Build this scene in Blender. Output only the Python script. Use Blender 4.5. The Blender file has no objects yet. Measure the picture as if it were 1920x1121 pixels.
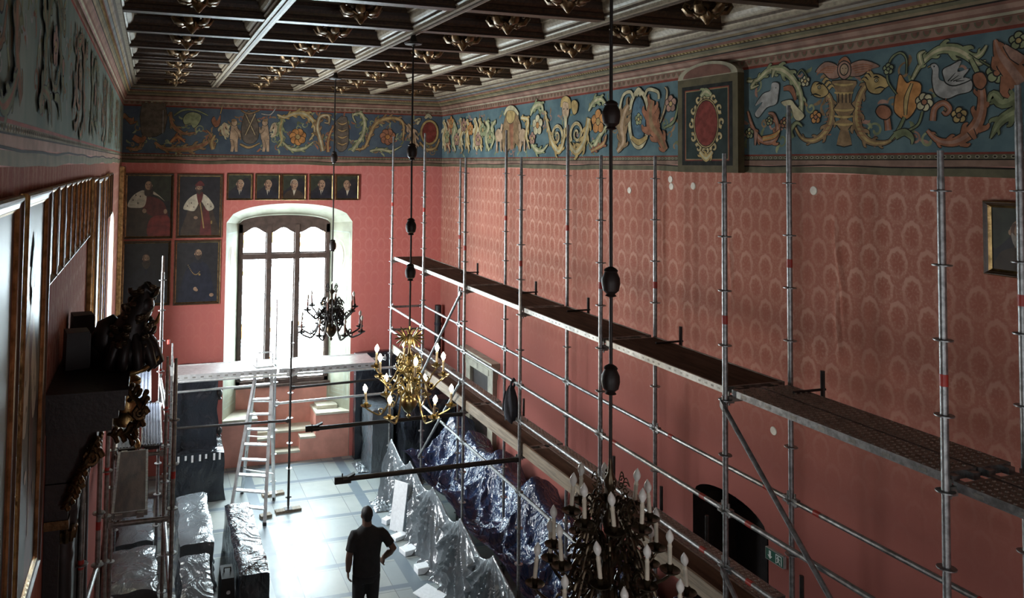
import bpy, bmesh, math, random
from math import sin, cos, pi, radians, sqrt, atan2, exp
from mathutils import Vector, Matrix
random.seed(7)
COL = bpy.context.scene.collection
W_END, W_SIDE, W_NEAR, W_REAR, EXPOSURE = 36.0, 56.0, 5.8, 5.2, 0.52

# ------------------------------------------------------------------ room constants (metres)
XL, XR, YE, YR = -0.63, 7.0, 18.195, -5.0      # left wall, right wall, window wall, wall behind the viewer
ZRED, ZFB, ZFT, ZC = 6.957, 7.177, 8.23, 8.70   # top of damask, frieze bottom, frieze top, underside of ceiling beams
CAMZ = 6.9916
CF, CPX, CPY = 1441.507, 745.09, 249.11
YAW, PITCH, ROLL = 0.3088, 0.0415, 0.0139
def cam_axes():
    cy, sy = cos(YAW), sin(YAW)
    r = Vector((cy, -sy, 0)); f = Vector((sy, cy, 0)); u = Vector((0, 0, 1))
    f2 = f*cos(PITCH)+u*sin(PITCH); u2 = u*cos(PITCH)-f*sin(PITCH)
    r3 = r*cos(ROLL)+u2*sin(ROLL); u3 = u2*cos(ROLL)-r*sin(ROLL)
    return r3, u3, f2
CR, CU, CFW = cam_axes()
def in_frame(P, m=40):
    d = Vector(P)-Vector((0, 0, CAMZ)); zc = d.dot(CFW)
    if zc < .3: return False
    u = CPX+CF*d.dot(CR)/zc; v = CPY-CF*d.dot(CU)/zc
    return -m < u < 1920+m and -m < v < 1121+m
def on_wall(u, v, axis, val):
    """survey point: where a sight line meets a wall plane"""
    d = CR*((u-CPX)/CF)-CU*((v-CPY)/CF)+CFW
    k = val/d[axis]
    return d*k+Vector((0, 0, CAMZ))

# ------------------------------------------------------------------ mesh building
class MB:
    def __init__(s): s.v = []; s.f = []; s.m = []
    def add(s, vs, fs, m=0):
        b = len(s.v); s.v += [tuple(p) for p in vs]
        for f in fs: s.f.append(tuple(b+i for i in f)); s.m.append(m)
    def box(s, x0, x1, y0, y1, z0, z1, m=0):
        s.add([(x0,y0,z0),(x1,y0,z0),(x1,y1,z0),(x0,y1,z0),(x0,y0,z1),(x1,y0,z1),(x1,y1,z1),(x0,y1,z1)],
              [(0,3,2,1),(4,5,6,7),(0,1,5,4),(1,2,6,5),(2,3,7,6),(3,0,4,7)], m)
    def obox(s, c, ax, ay, az, m=0):
        c, ax, ay, az = map(Vector, (c, ax, ay, az))
        s.add([c+i*ax+j*ay+k*az for k in (-1,1) for j in (-1,1) for i in (-1,1)],
              [(0,2,3,1),(4,5,7,6),(0,1,5,4),(1,3,7,5),(3,2,6,7),(2,0,4,6)], m)
    def path(s, pts, rad, n=8, m=0, caps=True, sx=1.0):
        pts = [Vector(p) for p in pts]
        if not isinstance(rad, (list, tuple)): rad = [rad]*len(pts)
        t0 = (pts[1]-pts[0]).normalized()
        up = Vector((0,0,1)) if abs(t0.z) < .9 else Vector((1,0,0))
        a = t0.cross(up).normalized(); rings = []
        for i, p in enumerate(pts):
            t = (pts[min(i+1, len(pts)-1)]-pts[max(i-1, 0)])
            t = t.normalized() if t.length > 1e-9 else t0
            a = (a-t*a.dot(t))
            a = a.normalized() if a.length > 1e-6 else t.orthogonal().normalized()
            b = t.cross(a)
            rings.append([p+(a*cos(2*pi*k/n)*sx+b*sin(2*pi*k/n))*rad[i] for k in range(n)])
        vs = [q for r in rings for q in r]; fs = []
        for i in range(len(rings)-1):
            for k in range(n):
                k2 = (k+1) % n
                fs.append((i*n+k, i*n+k2, (i+1)*n+k2, (i+1)*n+k))
        if caps:
            fs.append(tuple(range(n-1, -1, -1))); fs.append(tuple((len(rings)-1)*n+k for k in range(n)))
        s.add(vs, fs, m)
    def tube(s, p, q, r, n=8, m=0): s.path([p, q], r, n, m)
    def lathe(s, c, prof, n=16, m=0, sx=1, sy=1):
        c = Vector(c); vs = []; fs = []
        for r, z in prof:
            vs += [c+Vector((r*cos(2*pi*k/n)*sx, r*sin(2*pi*k/n)*sy, z)) for k in range(n)]
        for i in range(len(prof)-1):
            for k in range(n):
                k2 = (k+1) % n
                fs.append((i*n+k, i*n+k2, (i+1)*n+k2, (i+1)*n+k))
        fs.append(tuple(range(n-1, -1, -1))); fs.append(tuple((len(prof)-1)*n+k for k in range(n)))
        s.add(vs, fs, m)
    def ball(s, c, rx, ry, rz, n=12, m=0, rot=None):
        c = Vector(c); vs = []; fs = []; h = n//2+2
        for i in range(h+1):
            a = pi*i/h
            for k in range(n):
                q = Vector((rx*sin(a)*cos(2*pi*k/n), ry*sin(a)*sin(2*pi*k/n), rz*cos(a)))
                if rot is not None: q = rot @ q
                vs.append(c+q)
        for i in range(h):
            for k in range(n):
                k2 = (k+1) % n
                fs.append((i*n+k, (i+1)*n+k, (i+1)*n+k2, i*n+k2))
        s.add(vs, fs, m)
    def grid(s, fn, nu, nv, m=0):
        vs = [fn(i/nu, j/nv) for j in range(nv+1) for i in range(nu+1)]
        fs = [(j*(nu+1)+i, j*(nu+1)+i+1, (j+1)*(nu+1)+i+1, (j+1)*(nu+1)+i) for j in range(nv) for i in range(nu)]
        s.add(vs, fs, m)
    def build(s, name, mats, parent=None, smooth=35, loc=None, rotz=0, thick=0):
        me = bpy.data.meshes.new(name); me.from_pydata([tuple(p) for p in s.v], [], s.f)
        if not isinstance(mats, (list, tuple)): mats = [mats]
        for mt in mats: me.materials.append(mt)
        for p, mi in zip(me.polygons, s.m): p.material_index = mi
        me.update()
        if smooth:
            for p in me.polygons: p.use_smooth = True
            me.set_sharp_from_angle(angle=radians(smooth))
        o = bpy.data.objects.new(name, me); COL.objects.link(o)
        if parent: o.parent = parent
        if loc: o.location = loc
        if rotz: o.rotation_euler.z = rotz
        if thick:
            md = o.modifiers.new('thickness', 'SOLIDIFY'); md.thickness = thick; md.offset = -1
        return o
def tag(o, label=None, cat=None, group=None, kind=None):
    if label: o['label'] = label
    if cat: o['category'] = cat
    if group: o['group'] = group
    if kind: o['kind'] = kind
    return o
def thing(name, label, cat, loc=(0,0,0), rotz=0, group=None):
    o = bpy.data.objects.new(name, None); COL.objects.link(o)
    o.location = loc; o.rotation_euler.z = rotz; o.empty_display_size = .1
    return tag(o, label, cat, group)
def copy_tree(o, parent=None):
    c = o.copy(); COL.objects.link(c); c.parent = parent
    for ch in list(o.children): copy_tree(ch, c)
    return c
def struct(o): o['kind'] = 'structure'; return o
ORD = ['first','second','third','fourth','fifth','sixth','seventh','eighth','ninth','tenth','eleventh','twelfth','thirteenth']

# ------------------------------------------------------------------ materials
def nt(name):
    m = bpy.data.materials.new(name); m.use_nodes = True
    t = m.node_tree; return m, t, t.nodes['Principled BSDF']
class N:
    """tiny node helper"""
    def __init__(s, t): s.t = t
    def n(s, ty, **k):
        x = s.t.nodes.new(ty)
        for a, b in k.items(): setattr(x, a, b)
        return x
    def lk(s, a, b): s.t.links.new(a, b)
    def val(s, sock, v):
        if hasattr(v, 'is_linked') or isinstance(v, bpy.types.NodeSocket): s.lk(v, sock)
        else: sock.default_value = v
    def math(s, op, a, b=0.0, c=None, clamp=False):
        x = s.n('ShaderNodeMath', operation=op); x.use_clamp = clamp
        s.val(x.inputs[0], a); s.val(x.inputs[1], b)
        if c is not None: s.val(x.inputs[2], c)
        return x.outputs[0]
    def mix(s, f, a, b, mode='MIX'):
        x = s.n('ShaderNodeMix', data_type='RGBA', blend_type=mode)
        s.val(x.inputs[0], f); s.val(x.inputs[6], a); s.val(x.inputs[7], b)
        return x.outputs[2]
    def ramp(s, f, lo, hi):
        x = s.n('ShaderNodeMapRange', interpolation_type='SMOOTHSTEP'); s.val(x.inputs[0], f)
        x.inputs[1].default_value = lo; x.inputs[2].default_value = hi
        return x.outputs[0]
    def noise(s, vec, sc, det=3, rough=.55, dist=0):
        x = s.n('ShaderNodeTexNoise'); s.lk(vec, x.inputs['Vector']); x.inputs['Scale'].default_value = sc
        x.inputs['Detail'].default_value = det; x.inputs['Roughness'].default_value = rough; x.inputs['Distortion'].default_value = dist
        return x.outputs['Fac']
    def pos(s, scale=(1,1,1)):
        g = s.n('ShaderNodeTexCoord'); mp = s.n('ShaderNodeMapping'); s.lk(g.outputs['Object'], mp.inputs[0]); mp.inputs['Scale'].default_value = scale
        return mp.outputs[0]
    def bump(s, h, st, dist, bs):
        x = s.n('ShaderNodeBump'); x.inputs['Strength'].default_value = st; x.inputs['Distance'].default_value = dist
        s.lk(h, x.inputs['Height']); s.lk(x.outputs[0], bs.inputs['Normal'])
def c4(c): return (c[0], c[1], c[2], 1)
def sh(c, k): return (c[0]*k, c[1]*k, c[2]*k)
def mat(name, col, rough=.5, metal=0, var=.25, sc=6, bump=0, bsc=40, spec=.5, stretch=(1,1,1), coat=0):
    m, t, b = nt(name); h = N(t); p = h.pos(stretch)
    f = h.noise(p, sc, 4)
    h.lk(h.mix(h.ramp(f, .3, .7), c4(sh(col, 1-var)), c4(sh(col, 1+var))), b.inputs['Base Color'])
    b.inputs['Roughness'].default_value = rough; b.inputs['Metallic'].default_value = metal
    b.inputs['Specular IOR Level'].default_value = spec
    if coat: b.inputs['Coat Weight'].default_value = coat
    if bump: h.bump(h.noise(p, bsc, 3), bump, .01, b)
    return m
def emis(name, col, st, base=(.8,.8,.8)):
    m, t, b = nt(name)
    b.inputs['Base Color'].default_value = c4(base); b.inputs['Emission Color'].default_value = c4(col); b.inputs['Emission Strength'].default_value = st
    return m
def damask(name, base, light, ax):
    """silk wall covering woven with staggered oval medallions"""
    m, t, b = nt(name); h = N(t); g = h.n('ShaderNodeTexCoord'); sp = h.n('ShaderNodeSeparateXYZ'); h.lk(g.outputs['Object'], sp.inputs[0])
    wob = h.noise(g.outputs['Object'], 9, 2)
    u = h.math('ADD', h.math('DIVIDE', sp.outputs[ax], .31), h.math('MULTIPLY', h.math('SUBTRACT', wob, .5), .10))
    z = h.math('DIVIDE', sp.outputs[2], .265)
    row = h.math('FLOOR', z)
    u2 = h.math('ADD', u, h.math('MULTIPLY', h.math('MODULO', row, 2.0), .5))
    fu = h.math('SUBTRACT', h.math('FRACT', u2), .5); fz = h.math('SUBTRACT', h.math('FRACT', z), .5)
    # medallions are taller than one row: measure to the nearest staggered centre of two lattices
    def med(du, dz):
        uu = h.math('SUBTRACT', h.math('FRACT', h.math('ADD', u, du)), .5)
        zz = h.math('SUBTRACT', h.math('FRACT', h.math('ADD', h.math('MULTIPLY', z, .5), dz)), .5)
        x = h.math('MULTIPLY', uu, 1.25); y = h.math('MULTIPLY', zz, 1.45)
        r = h.math('SQRT', h.math('ADD', h.math('MULTIPLY', x, x), h.math('MULTIPLY', y, y)))
        th = h.math('ARCTAN2', y, x)
        ring = h.math('SUBTRACT', 1.0, h.ramp(h.math('ABSOLUTE', h.math('SUBTRACT', r, h.math('ADD', .37, h.math('MULTIPLY', h.math('SINE', h.math('MULTIPLY', th, 9.0)), .016)))), .025, .10))
        ring = h.math('MULTIPLY', ring, h.math('ADD', .62, h.math('MULTIPLY', h.math('SINE', th), .38)))
        pet = h.math('MULTIPLY', h.math('ABSOLUTE', h.math('SINE', h.math('MULTIPLY', th, 3.5))), .24)
        inner = h.math('MULTIPLY', h.ramp(h.math('SUBTRACT', h.math('ADD', pet, .03), r), 0, .05), -.35)
        return h.math('ADD', ring, inner)
    k = h.math('ADD', med(0, 0), med(.5, .5))
    fine = h.ramp(h.noise(g.outputs['Object'], 42, 2), .5, .62)
    k = h.math('ADD', k, h.math('MULTIPLY', fine, .38), clamp=False)
    fade = h.ramp(h.noise(g.outputs['Object'], .8, 3), .25, .7)
    k = h.math('MULTIPLY', h.math('ADD', k, .12, clamp=True), h.math('ADD', .38, h.math('MULTIPLY', fade, .5)))
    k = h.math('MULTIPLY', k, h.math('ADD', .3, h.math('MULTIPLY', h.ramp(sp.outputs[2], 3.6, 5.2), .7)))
    c = h.mix(k, c4(base), c4(light))
    big = h.ramp(h.noise(h.pos((.6,.6,.25)), 1.3, 4), .35, .75)
    c = h.mix(h.math('MULTIPLY', big, .35), c, c4((base[0]*.75, base[1]*.95, base[2]*1.15)))
    if ax == 1:   # one darker, redder tone blends in low down
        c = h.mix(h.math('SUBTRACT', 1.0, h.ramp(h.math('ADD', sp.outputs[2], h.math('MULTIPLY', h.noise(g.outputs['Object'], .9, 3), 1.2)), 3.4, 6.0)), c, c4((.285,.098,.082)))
    streak = h.ramp(h.noise(h.pos((3.5,3.5,.12)), 2.2, 3), .62, .8)
    c = h.mix(h.math('MULTIPLY', streak, .35), c, c4(sh(base, .55)))
    h.lk(c, b.inputs['Base Color']); b.inputs['Roughness'].default_value = .9; b.inputs['Specular IOR Level'].default_value = .03
    h.bump(h.noise(h.pos((1,1,.35)), 3, 3), .25, .03, b)
    return m
M = {}
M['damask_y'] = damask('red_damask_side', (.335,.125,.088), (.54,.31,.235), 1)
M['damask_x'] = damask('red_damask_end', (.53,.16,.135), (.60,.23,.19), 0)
M['pink_plaster'] = mat('pink_plaster', (.62,.27,.21), .7, var=.12, sc=3)  # pale tone: the glare around the window niche is put into the colour
M['cream'] = mat('cream_stone', (.52,.48,.38), .6, var=.12, sc=5, bump=.15)
M['reveal'] = mat('pale_green_reveal', (.30,.30,.22), .7, var=.14, sc=3)
M['reveal_line'] = mat('reveal_ornament_paint', (.33,.36,.29), .7, var=.15)
M['reveal_pink'] = mat('reveal_pink_paint', (.50,.33,.26), .7, var=.15)
M['dark_wood'] = mat('dark_coffer_wood', (.022,.011,.005), .45, var=.4, sc=9, bump=.3, bsc=30, stretch=(.5,4,4))
M['coffer_mould'] = mat('carved_brown_moulding', (.042,.021,.009), .38, var=.45, sc=26, bump=.5, bsc=60)
M['coffer_rib'] = mat('pale_lit_rib_moulding', (.29,.245,.175), .5, var=.25, sc=20, bump=.08, bsc=50)  # rib tone lightened, with daylight from the side painted into it
M['coffer_rib_dark'] = mat('rib_moulding_groove', (.09,.065,.045), .5, var=.3, sc=20)
M['gilt'] = mat('aged_gilding', (.34,.23,.10), .33, 1, var=.4, sc=14, bump=.3, bsc=50)
M['gilt_dark'] = mat('darkened_gilding', (.11,.066,.028), .38, .8, var=.5, sc=12, bump=.3, bsc=50)
M['brass'] = mat('polished_brass', (.36,.295,.15), .28, 1, var=.2, sc=10)
M['bronze'] = mat('blackened_bronze', (.070,.050,.030), .30, .75, var=.35, sc=14)
M['iron'] = mat('dark_iron', (.022,.018,.016), .5, .3, var=.3, sc=12)
M['steel'] = mat('galvanised_steel', (.26,.265,.265), .42, .85, var=.3, sc=22, bump=.12, bsc=90)
M['steel_deck'] = mat('weathered_steel_plank', (.24,.23,.21), .5, .7, var=.3, sc=16, bump=.2, bsc=60)
M['collar'] = mat('worn_bright_steel', (.40,.38,.34), .4, .6, var=.25)
M['alu_blue'] = mat('anodised_blue_grey_plank', (.22,.25,.32), .5, .5, var=.15)
M['alu'] = mat('aluminium', (.72,.73,.73), .33, .8, var=.12, sc=12)
M['deck_rail'] = mat('dull_aluminium_rail', (.40,.39,.36), .5, .5, var=.25, sc=10)
M['red_tape'] = mat('red_tape', (.36,.03,.02), .5, var=.15)
M['ply'] = mat('brown_film_plywood', (.085,.05,.032), .7, var=.35, spec=.12, sc=4, bump=.15, bsc=30, stretch=(3,.6,1))
M['board'] = mat('raw_timber_board', (.235,.185,.13), .65, var=.3, sc=5, bump=.2, bsc=30, stretch=(8,.6,8))
M['ebony'] = mat('black_brown_wood', (.008,.0055,.005), .45, var=.4, sc=7, bump=.2, bsc=30)
M['ebony2'] = mat('dark_red_brown_wood', (.018,.010,.008), .5, var=.4, sc=6, bump=.2, bsc=20)
M['frame_wood'] = mat('brown_picture_frame', (.06,.035,.02), .35, var=.35, sc=10, bump=.1)
M['white_foam'] = mat('white_foam', (.78,.80,.82), .7, var=.06, sc=20, bump=.1)
M['bulb_off'] = mat('frosted_bulb_glass', (.80,.79,.74), .2, var=.04)
M['candle'] = mat('ivory_candle_sleeve', (.66,.60,.48), .5, var=.12, sc=14)
M['candle_dark'] = mat('brown_candle_sleeve', (.16,.07,.05), .5, var=.15, sc=14)
M['bulb_on'] = emis('glowing_bulb', (1,.80,.50), 55)
M['navy'] = mat('navy_cloth', (.012,.013,.022), .85, var=.3, sc=20, bump=.3, bsc=60)
M['black'] = mat('matt_black', (.012,.012,.013), .55, var=.2, sc=12)
M['black_gloss'] = mat('black_canvas_varnish', (.012,.011,.013), .28, var=.3, sc=4)

def floor_mat():
    m, t, b = nt('stone_floor'); h = N(t); g = h.n('ShaderNodeTexCoord'); sp = h.n('ShaderNodeSeparateXYZ'); h.lk(g.outputs['Object'], sp.inputs[0])
    X, Y = sp.outputs[0], sp.outputs[1]
    br = h.n('ShaderNodeTexBrick'); mp = h.n('ShaderNodeMapping'); h.lk(g.outputs['Object'], mp.inputs[0]); mp.inputs['Location'].default_value = (-2.54,-.2,0)
    h.lk(mp.outputs[0], br.inputs['Vector']); br.offset = .0; br.inputs['Scale'].default_value = 1
    br.inputs['Brick Width'].default_value = .73; br.inputs['Row Height'].default_value = .93; br.inputs['Mortar Size'].default_value = .006; br.inputs['Bias'].default_value = 0
    br.inputs['Color1'].default_value = (.25,.29,.30,1); br.inputs['Color2'].default_value = (.38,.39,.35,1); br.inputs['Mortar'].default_value = (.12,.13,.13,1)
    def band(c, o, per, w):
        d = h.math('ABSOLUTE', h.math('SUBTRACT', h.math('FRACT', h.math('ADD', h.math('DIVIDE', h.math('SUBTRACT', c, o), per), .5)), .5))
        return h.math('LESS_THAN', d, w/per/2)
    k = h.math('MAXIMUM', band(X, 4.39, 2.19, .22), band(Y, 15.2, .93, .12))
    c = h.mix(h.math('MULTIPLY', k, .92), br.outputs[0], (.12,.155,.19,1))
    n = h.ramp(h.noise(g.outputs['Object'], 2.2, 5), .3, .7)
    c = h.mix(h.math('MULTIPLY', n, .3), c, (.18,.215,.225,1))
    h.lk(c, b.inputs['Base Color'])
    h.lk(h.math('ADD', .24, h.math('MULTIPLY', h.noise(g.outputs['Object'], 5, 3), .25)), b.inputs['Roughness'])
    h.bump(br.outputs['Fac'], .3, .004, b)
    return m
M['floor'] = floor_mat()
def sheet_mat(name, col, rough, alpha=1, metal=.0, bst=.6, spec=.6):
    m, t, b = nt(name); h = N(t); p = h.pos((1,1,1))
    f = h.noise(p, 2.5, 3)
    h.lk(h.mix(f, c4(sh(col,.75)), c4(sh(col,1.25))), b.inputs['Base Color'])
    b.inputs['Roughness'].default_value = rough; b.inputs['Metallic'].default_value = metal
    b.inputs['Specular IOR Level'].default_value = spec; b.inputs['Coat Weight'].default_value = .15; b.inputs['Coat Roughness'].default_value = .12
    def rid(sc, st, dist, pw):
        a = h.noise(h.pos(st), sc, 2, .45, dist)
        return h.math('POWER', h.math('SUBTRACT', 1.0, h.math('MINIMUM', h.math('MULTIPLY', h.math('ABSOLUTE', h.math('SUBTRACT', a, .5)), 5.0), 1.0)), pw)
    hh = h.math('ADD', h.math('ADD', h.math('MULTIPLY', rid(2.6, (1,1,.6), 1.2, 1.6), 1.0), h.math('MULTIPLY', rid(7.5, (1.4,.8,.8), 1.6, 1.4), .22)), h.math('MULTIPLY', rid(19, (1,1,1), 1.0, 1.2), .035))
    h.bump(hh, bst, .05, b)
    if alpha < 1: b.inputs['Alpha'].default_value = alpha
    return m
M['sheet_dark'] = sheet_mat('dark_plastic_sheet', (.020,.023,.030), .14, bst=.26)
M['sheet_blue'] = sheet_mat('blue_black_plastic_sheet', (.020,.036,.085), .13, metal=0, bst=.6, spec=.7)
M['sheet_clear'] = sheet_mat('milky_plastic_sheet', (.135,.155,.17), .19, metal=.05, bst=.24, spec=.8)
M['sheet_grey'] = sheet_mat('grey_plastic_sheet', (.10,.115,.13), .24, bst=.25)
# ------------------------------------------------------------------ room shell
def wall_mesh(mb, P, s0, s1, z0, z1, ops, m=0):
    """wall strip with arched openings; ops = (sa, sb, sill, spring, apex)"""
    cur = s0
    def q(a, b, za, zb):
        if b-a > 1e-6 and zb-za > 1e-6: mb.add([P(a,za), P(b,za), P(b,zb), P(a,zb)], [(0,1,2,3)], m)
    for sa, sb, sill, sp, ap in sorted(ops):
        q(cur, sa, z0, z1); q(sa, sb, z0, sill)
        n = 20
        for i in range(n):
            a = sa+(sb-sa)*i/n; b = sa+(sb-sa)*(i+1)/n
            mb.add([P(a, arch(a,sa,sb,sp,ap)), P(b, arch(b,sa,sb,sp,ap)), P(b, z1), P(a, z1)], [(0,1,2,3)], m)
        cur = sb
    q(cur, s1, z0, z1)
def arch(s, sa, sb, sp, ap):
    t = (s-(sa+sb)/2)/((sb-sa)/2); h = ap-sp
    return sp+h*sqrt(max(0, 1-abs(t)**2.2)) if h > 0 else sp
mb = MB(); mb.box(XL-.3, XR+1, YR, YE+1.2, -.2, 0); struct(mb.build('floor', M['floor'], smooth=0))

DOOR = (7.42, 8.74, 0, 2.66, 2.94)
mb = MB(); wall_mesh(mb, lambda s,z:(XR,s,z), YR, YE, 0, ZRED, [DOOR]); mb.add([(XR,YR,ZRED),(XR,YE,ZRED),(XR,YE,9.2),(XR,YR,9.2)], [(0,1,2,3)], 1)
for pts, hgt in (([(6.46,6.62),(6.44,6.2),(6.36,5.75),(6.34,5.2)],.022),([(6.45,5.9),(6.44,5.4),(6.40,4.95)],.018),([(8.05,6.6),(8.03,6.1),(8.0,5.6),(8.01,5.1)],.016),([(9.35,6.6),(9.36,6.0),(9.34,5.5)],.012),([(12.6,6.7),(12.58,5.8),(12.6,5.3)],.012)):
    W = 10; L = []
    for i in range(len(pts)-1):
        for q in range(8):
            t = q/8; L.append((pts[i][0]+(pts[i+1][0]-pts[i][0])*t, pts[i][1]+(pts[i+1][1]-pts[i][1])*t))
    L.append(pts[-1]); n = len(L)
    mb.grid(lambda u,v: (XR-.001-hgt*sin(pi*v)*sin(pi*u)*math.exp(-((u-.5)*6)**2), L[min(n-1,int(v*(n-1)+.5))][0]+(u-.5)*.22, L[min(n-1,int(v*(n-1)+.5))][1]), W, n-1)
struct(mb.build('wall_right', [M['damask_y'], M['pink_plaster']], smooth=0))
# arched doorway: reveal and dark door leaf
mb = MB()
sa, sb, _, sp, ap = DOOR; n = 20
for i in range(n):
    a = sa+(sb-sa)*i/n; b = sa+(sb-sa)*(i+1)/n
    mb.add([(XR,a,arch(a,*DOOR[:2],sp,ap)),(XR,b,arch(b,*DOOR[:2],sp,ap)),(XR+.75,b,arch(b,*DOOR[:2],sp,ap)),(XR+.75,a,arch(a,*DOOR[:2],sp,ap))], [(0,1,2,3)], 0)
    mb.add([(XR+.7,a,0),(XR+.7,b,0),(XR+.7,b,arch(b,*DOOR[:2],sp,ap)),(XR+.7,a,arch(a,*DOOR[:2],sp,ap))], [(0,1,2,3)], 1)
for s in (sa, sb): mb.add([(XR,s,0),(XR+.75,s,0),(XR+.75,s,sp),(XR,s,sp)], [(0,1,2,3)], 0)
d1 = struct(mb.build('door_1', [M['ebony2'], M['ebony']], smooth=0))
mb = MB()
for k in range(2): mb.box(XR+.66, XR+.70, sa+.08+k*.64, sa+.64+k*.60, .1, 2.5)
mb.build('door_panel', M['ebony'], d1, 0)

# left wall with its windows (one beyond the pictures, two unseen ones added as fill)
LW = [(13.5, 15.1, 2.6, 5.7, 6.1), (-.9, 1.1, 2.4, 5.7, 6.2), (-4.2, -2.2, 2.4, 5.7, 6.2)]
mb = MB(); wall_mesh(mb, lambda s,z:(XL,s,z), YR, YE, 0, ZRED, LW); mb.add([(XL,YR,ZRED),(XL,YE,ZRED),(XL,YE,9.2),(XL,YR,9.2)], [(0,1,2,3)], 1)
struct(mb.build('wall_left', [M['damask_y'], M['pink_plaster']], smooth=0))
# end wall with the window niche
NA, NB, NSP, NAP = 1.69, 4.69, 5.60, 6.04
WA, WB, WY, WZ0, WSP, WAP = 2.06, 4.28, 18.90, 1.66, 5.50, 5.70
mb = MB(); wall_mesh(mb, lambda s,z:(s,YE,z), XL, XR, 0, ZRED, [(NA,NB,0,NSP,NAP)]); mb.add([(XL,YE,ZRED),(XR,YE,ZRED),(XR,YE,9.2),(XL,YE,9.2)], [(0,1,2,3)], 1)
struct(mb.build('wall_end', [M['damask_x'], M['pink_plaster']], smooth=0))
mb = MB(); wall_mesh(mb, lambda s,z:(s,YR,z), XL, XR, 0, 9.2, [(2.2,4.2,2.4,5.7,6.2)]); struct(mb.build('wall_rear', M['damask_x'], smooth=0))

# niche: splayed reveals, soffit, parapet, stone benches and steps
mb = MB(); n = 24
for i in range(n):
    t0, t1 = i/n, (i+1)/n
    a0, a1 = NA+(NB-NA)*t0, NA+(NB-NA)*t1; b0, b1 = WA+(WB-WA)*t0, WA+(WB-WA)*t1
    mb.add([(a0,YE,arch(a0,NA,NB,NSP,NAP)),(a1,YE,arch(a1,NA,NB,NSP,NAP)),(b1,WY,arch(b1,WA,WB,WSP,WAP)+.02),(b0,WY,arch(b0,WA,WB,WSP,WAP)+.02)], [(0,1,2,3)], 0)
for a, b in ((NA,WA),(NB,WB)): mb.add([(a,YE,0),(b,WY,0),(b,WY,WSP+.02),(a,YE,NSP)], [(0,1,2,3)], 0)
mb.add([(WA,WY,0),(WB,WY,0),(WB,WY,WZ0),(WA,WY,WZ0)], [(0,1,2,3)], 1)
# painted borders and figures on the jambs
def jamb(a, b, z0, z1):
    def P(t, z, o=.003):
        sgn = 1 if a < b else -1
        return (a+(b-a)*t+sgn*o, YE+(WY-YE)*t-o*.5, z)
    return P
for a, b in ((NA,WA),(NB,WB)):
    P = jamb(a, b, 0, 5)
    def rect(t0, t1, z0, z1, w, m):
        for x0, x1, y0, y1 in ((t0,t1,z0,z0+w),(t0,t1,z1-w,z1),(t0,t0+w*1.3,z0,z1),(t1-w*1.3,t1,z0,z1)):
            mb.add([P(x0,y0),P(x1,y0),P(x1,y1),P(x0,y1)], [(0,1,2,3)], m)
    rect(.08,.92,1.3,5.35,.03,2); rect(.2,.8,2.2,3.3,.025,2); rect(.2,.8,3.35,4.2,.02,2); rect(.2,.8,1.4,2.1,.02,2); rect(.25,.75,1.5,2.0,.02,2)
    for cz, rx, rz, m in ((4.75,.24,.38,3),(3.8,.2,.3,2),(2.8,.22,.4,2)):
        ring = [(.5+rx*cos(2*pi*k/20), cz+rz*sin(2*pi*k/20)) for k in range(20)]
        for k in range(20):
            p, q = ring[k], ring[(k+1)%20]
            f = lambda c: (.5+(c[0]-.5)*.84, cz+(c[1]-cz)*.9)
            mb.add([P(*p),P(*q),P(*f(q)),P(*f(p))], [(0,1,2,3)], m)
        if m == 3: mb.add([P(.5+(c[0]-.5)*.6, cz+(c[1]-cz)*.7, .005) for c in ring], [tuple(range(20))], 3)
    for k in range(5):
        z = 2.35+k*.16
        mb.add([P(.3,z),P(.5,z+.08),P(.7,z),P(.5,z+.03)], [(0,1,2,3)], 2)
struct(mb.build('wall_niche', [M['reveal'], M['pink_plaster'], M['reveal_line'], M['reveal_pink']], smooth=0))
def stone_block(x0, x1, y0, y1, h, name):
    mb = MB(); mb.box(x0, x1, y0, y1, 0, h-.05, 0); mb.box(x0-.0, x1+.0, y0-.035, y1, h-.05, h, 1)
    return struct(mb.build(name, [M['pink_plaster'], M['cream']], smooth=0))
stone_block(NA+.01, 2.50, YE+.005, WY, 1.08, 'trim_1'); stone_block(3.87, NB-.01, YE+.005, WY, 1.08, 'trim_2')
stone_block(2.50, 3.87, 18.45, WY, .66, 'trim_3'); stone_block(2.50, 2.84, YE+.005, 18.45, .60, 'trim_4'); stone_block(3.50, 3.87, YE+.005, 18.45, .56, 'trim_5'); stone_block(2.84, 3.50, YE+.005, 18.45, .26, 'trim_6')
mb = MB(); mb.box(3.95, 4.45, 18.45, 18.82, 1.08, 1.16); struct(mb.build('trim_7', M['cream'], smooth=0))

# ------------------------------------------------------------------ windows
def pane_mat(name, st, col):
    m, t, b = nt(name); h = N(t); g = h.n('ShaderNodeTexCoord')
    vo = h.n('ShaderNodeTexVoronoi', feature='DISTANCE_TO_EDGE'); mp = h.n('ShaderNodeMapping'); h.lk(g.outputs['Object'], mp.inputs[0]); mp.inputs['Scale'].default_value = (1,.01,1)
    h.lk(mp.outputs[0], vo.inputs['Vector']); vo.inputs['Scale'].default_value = 9; vo.inputs['Randomness'].default_value = .25
    k = h.ramp(vo.outputs['Distance'], .02, .07)
    b.inputs['Base Color'].default_value = (.1,.1,.1,1); b.inputs['Roughness'].default_value = .2
    b.inputs['Emission Color'].default_value = c4(col)
    h.lk(h.math('MULTIPLY', h.math('ADD', .45, h.math('MULTIPLY', k, .55)), st), b.inputs['Emission Strength'])
    return m
M['pane_end'] = pane_mat('leaded_daylight_pane', W_END, (.76,.93,1.0))
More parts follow.
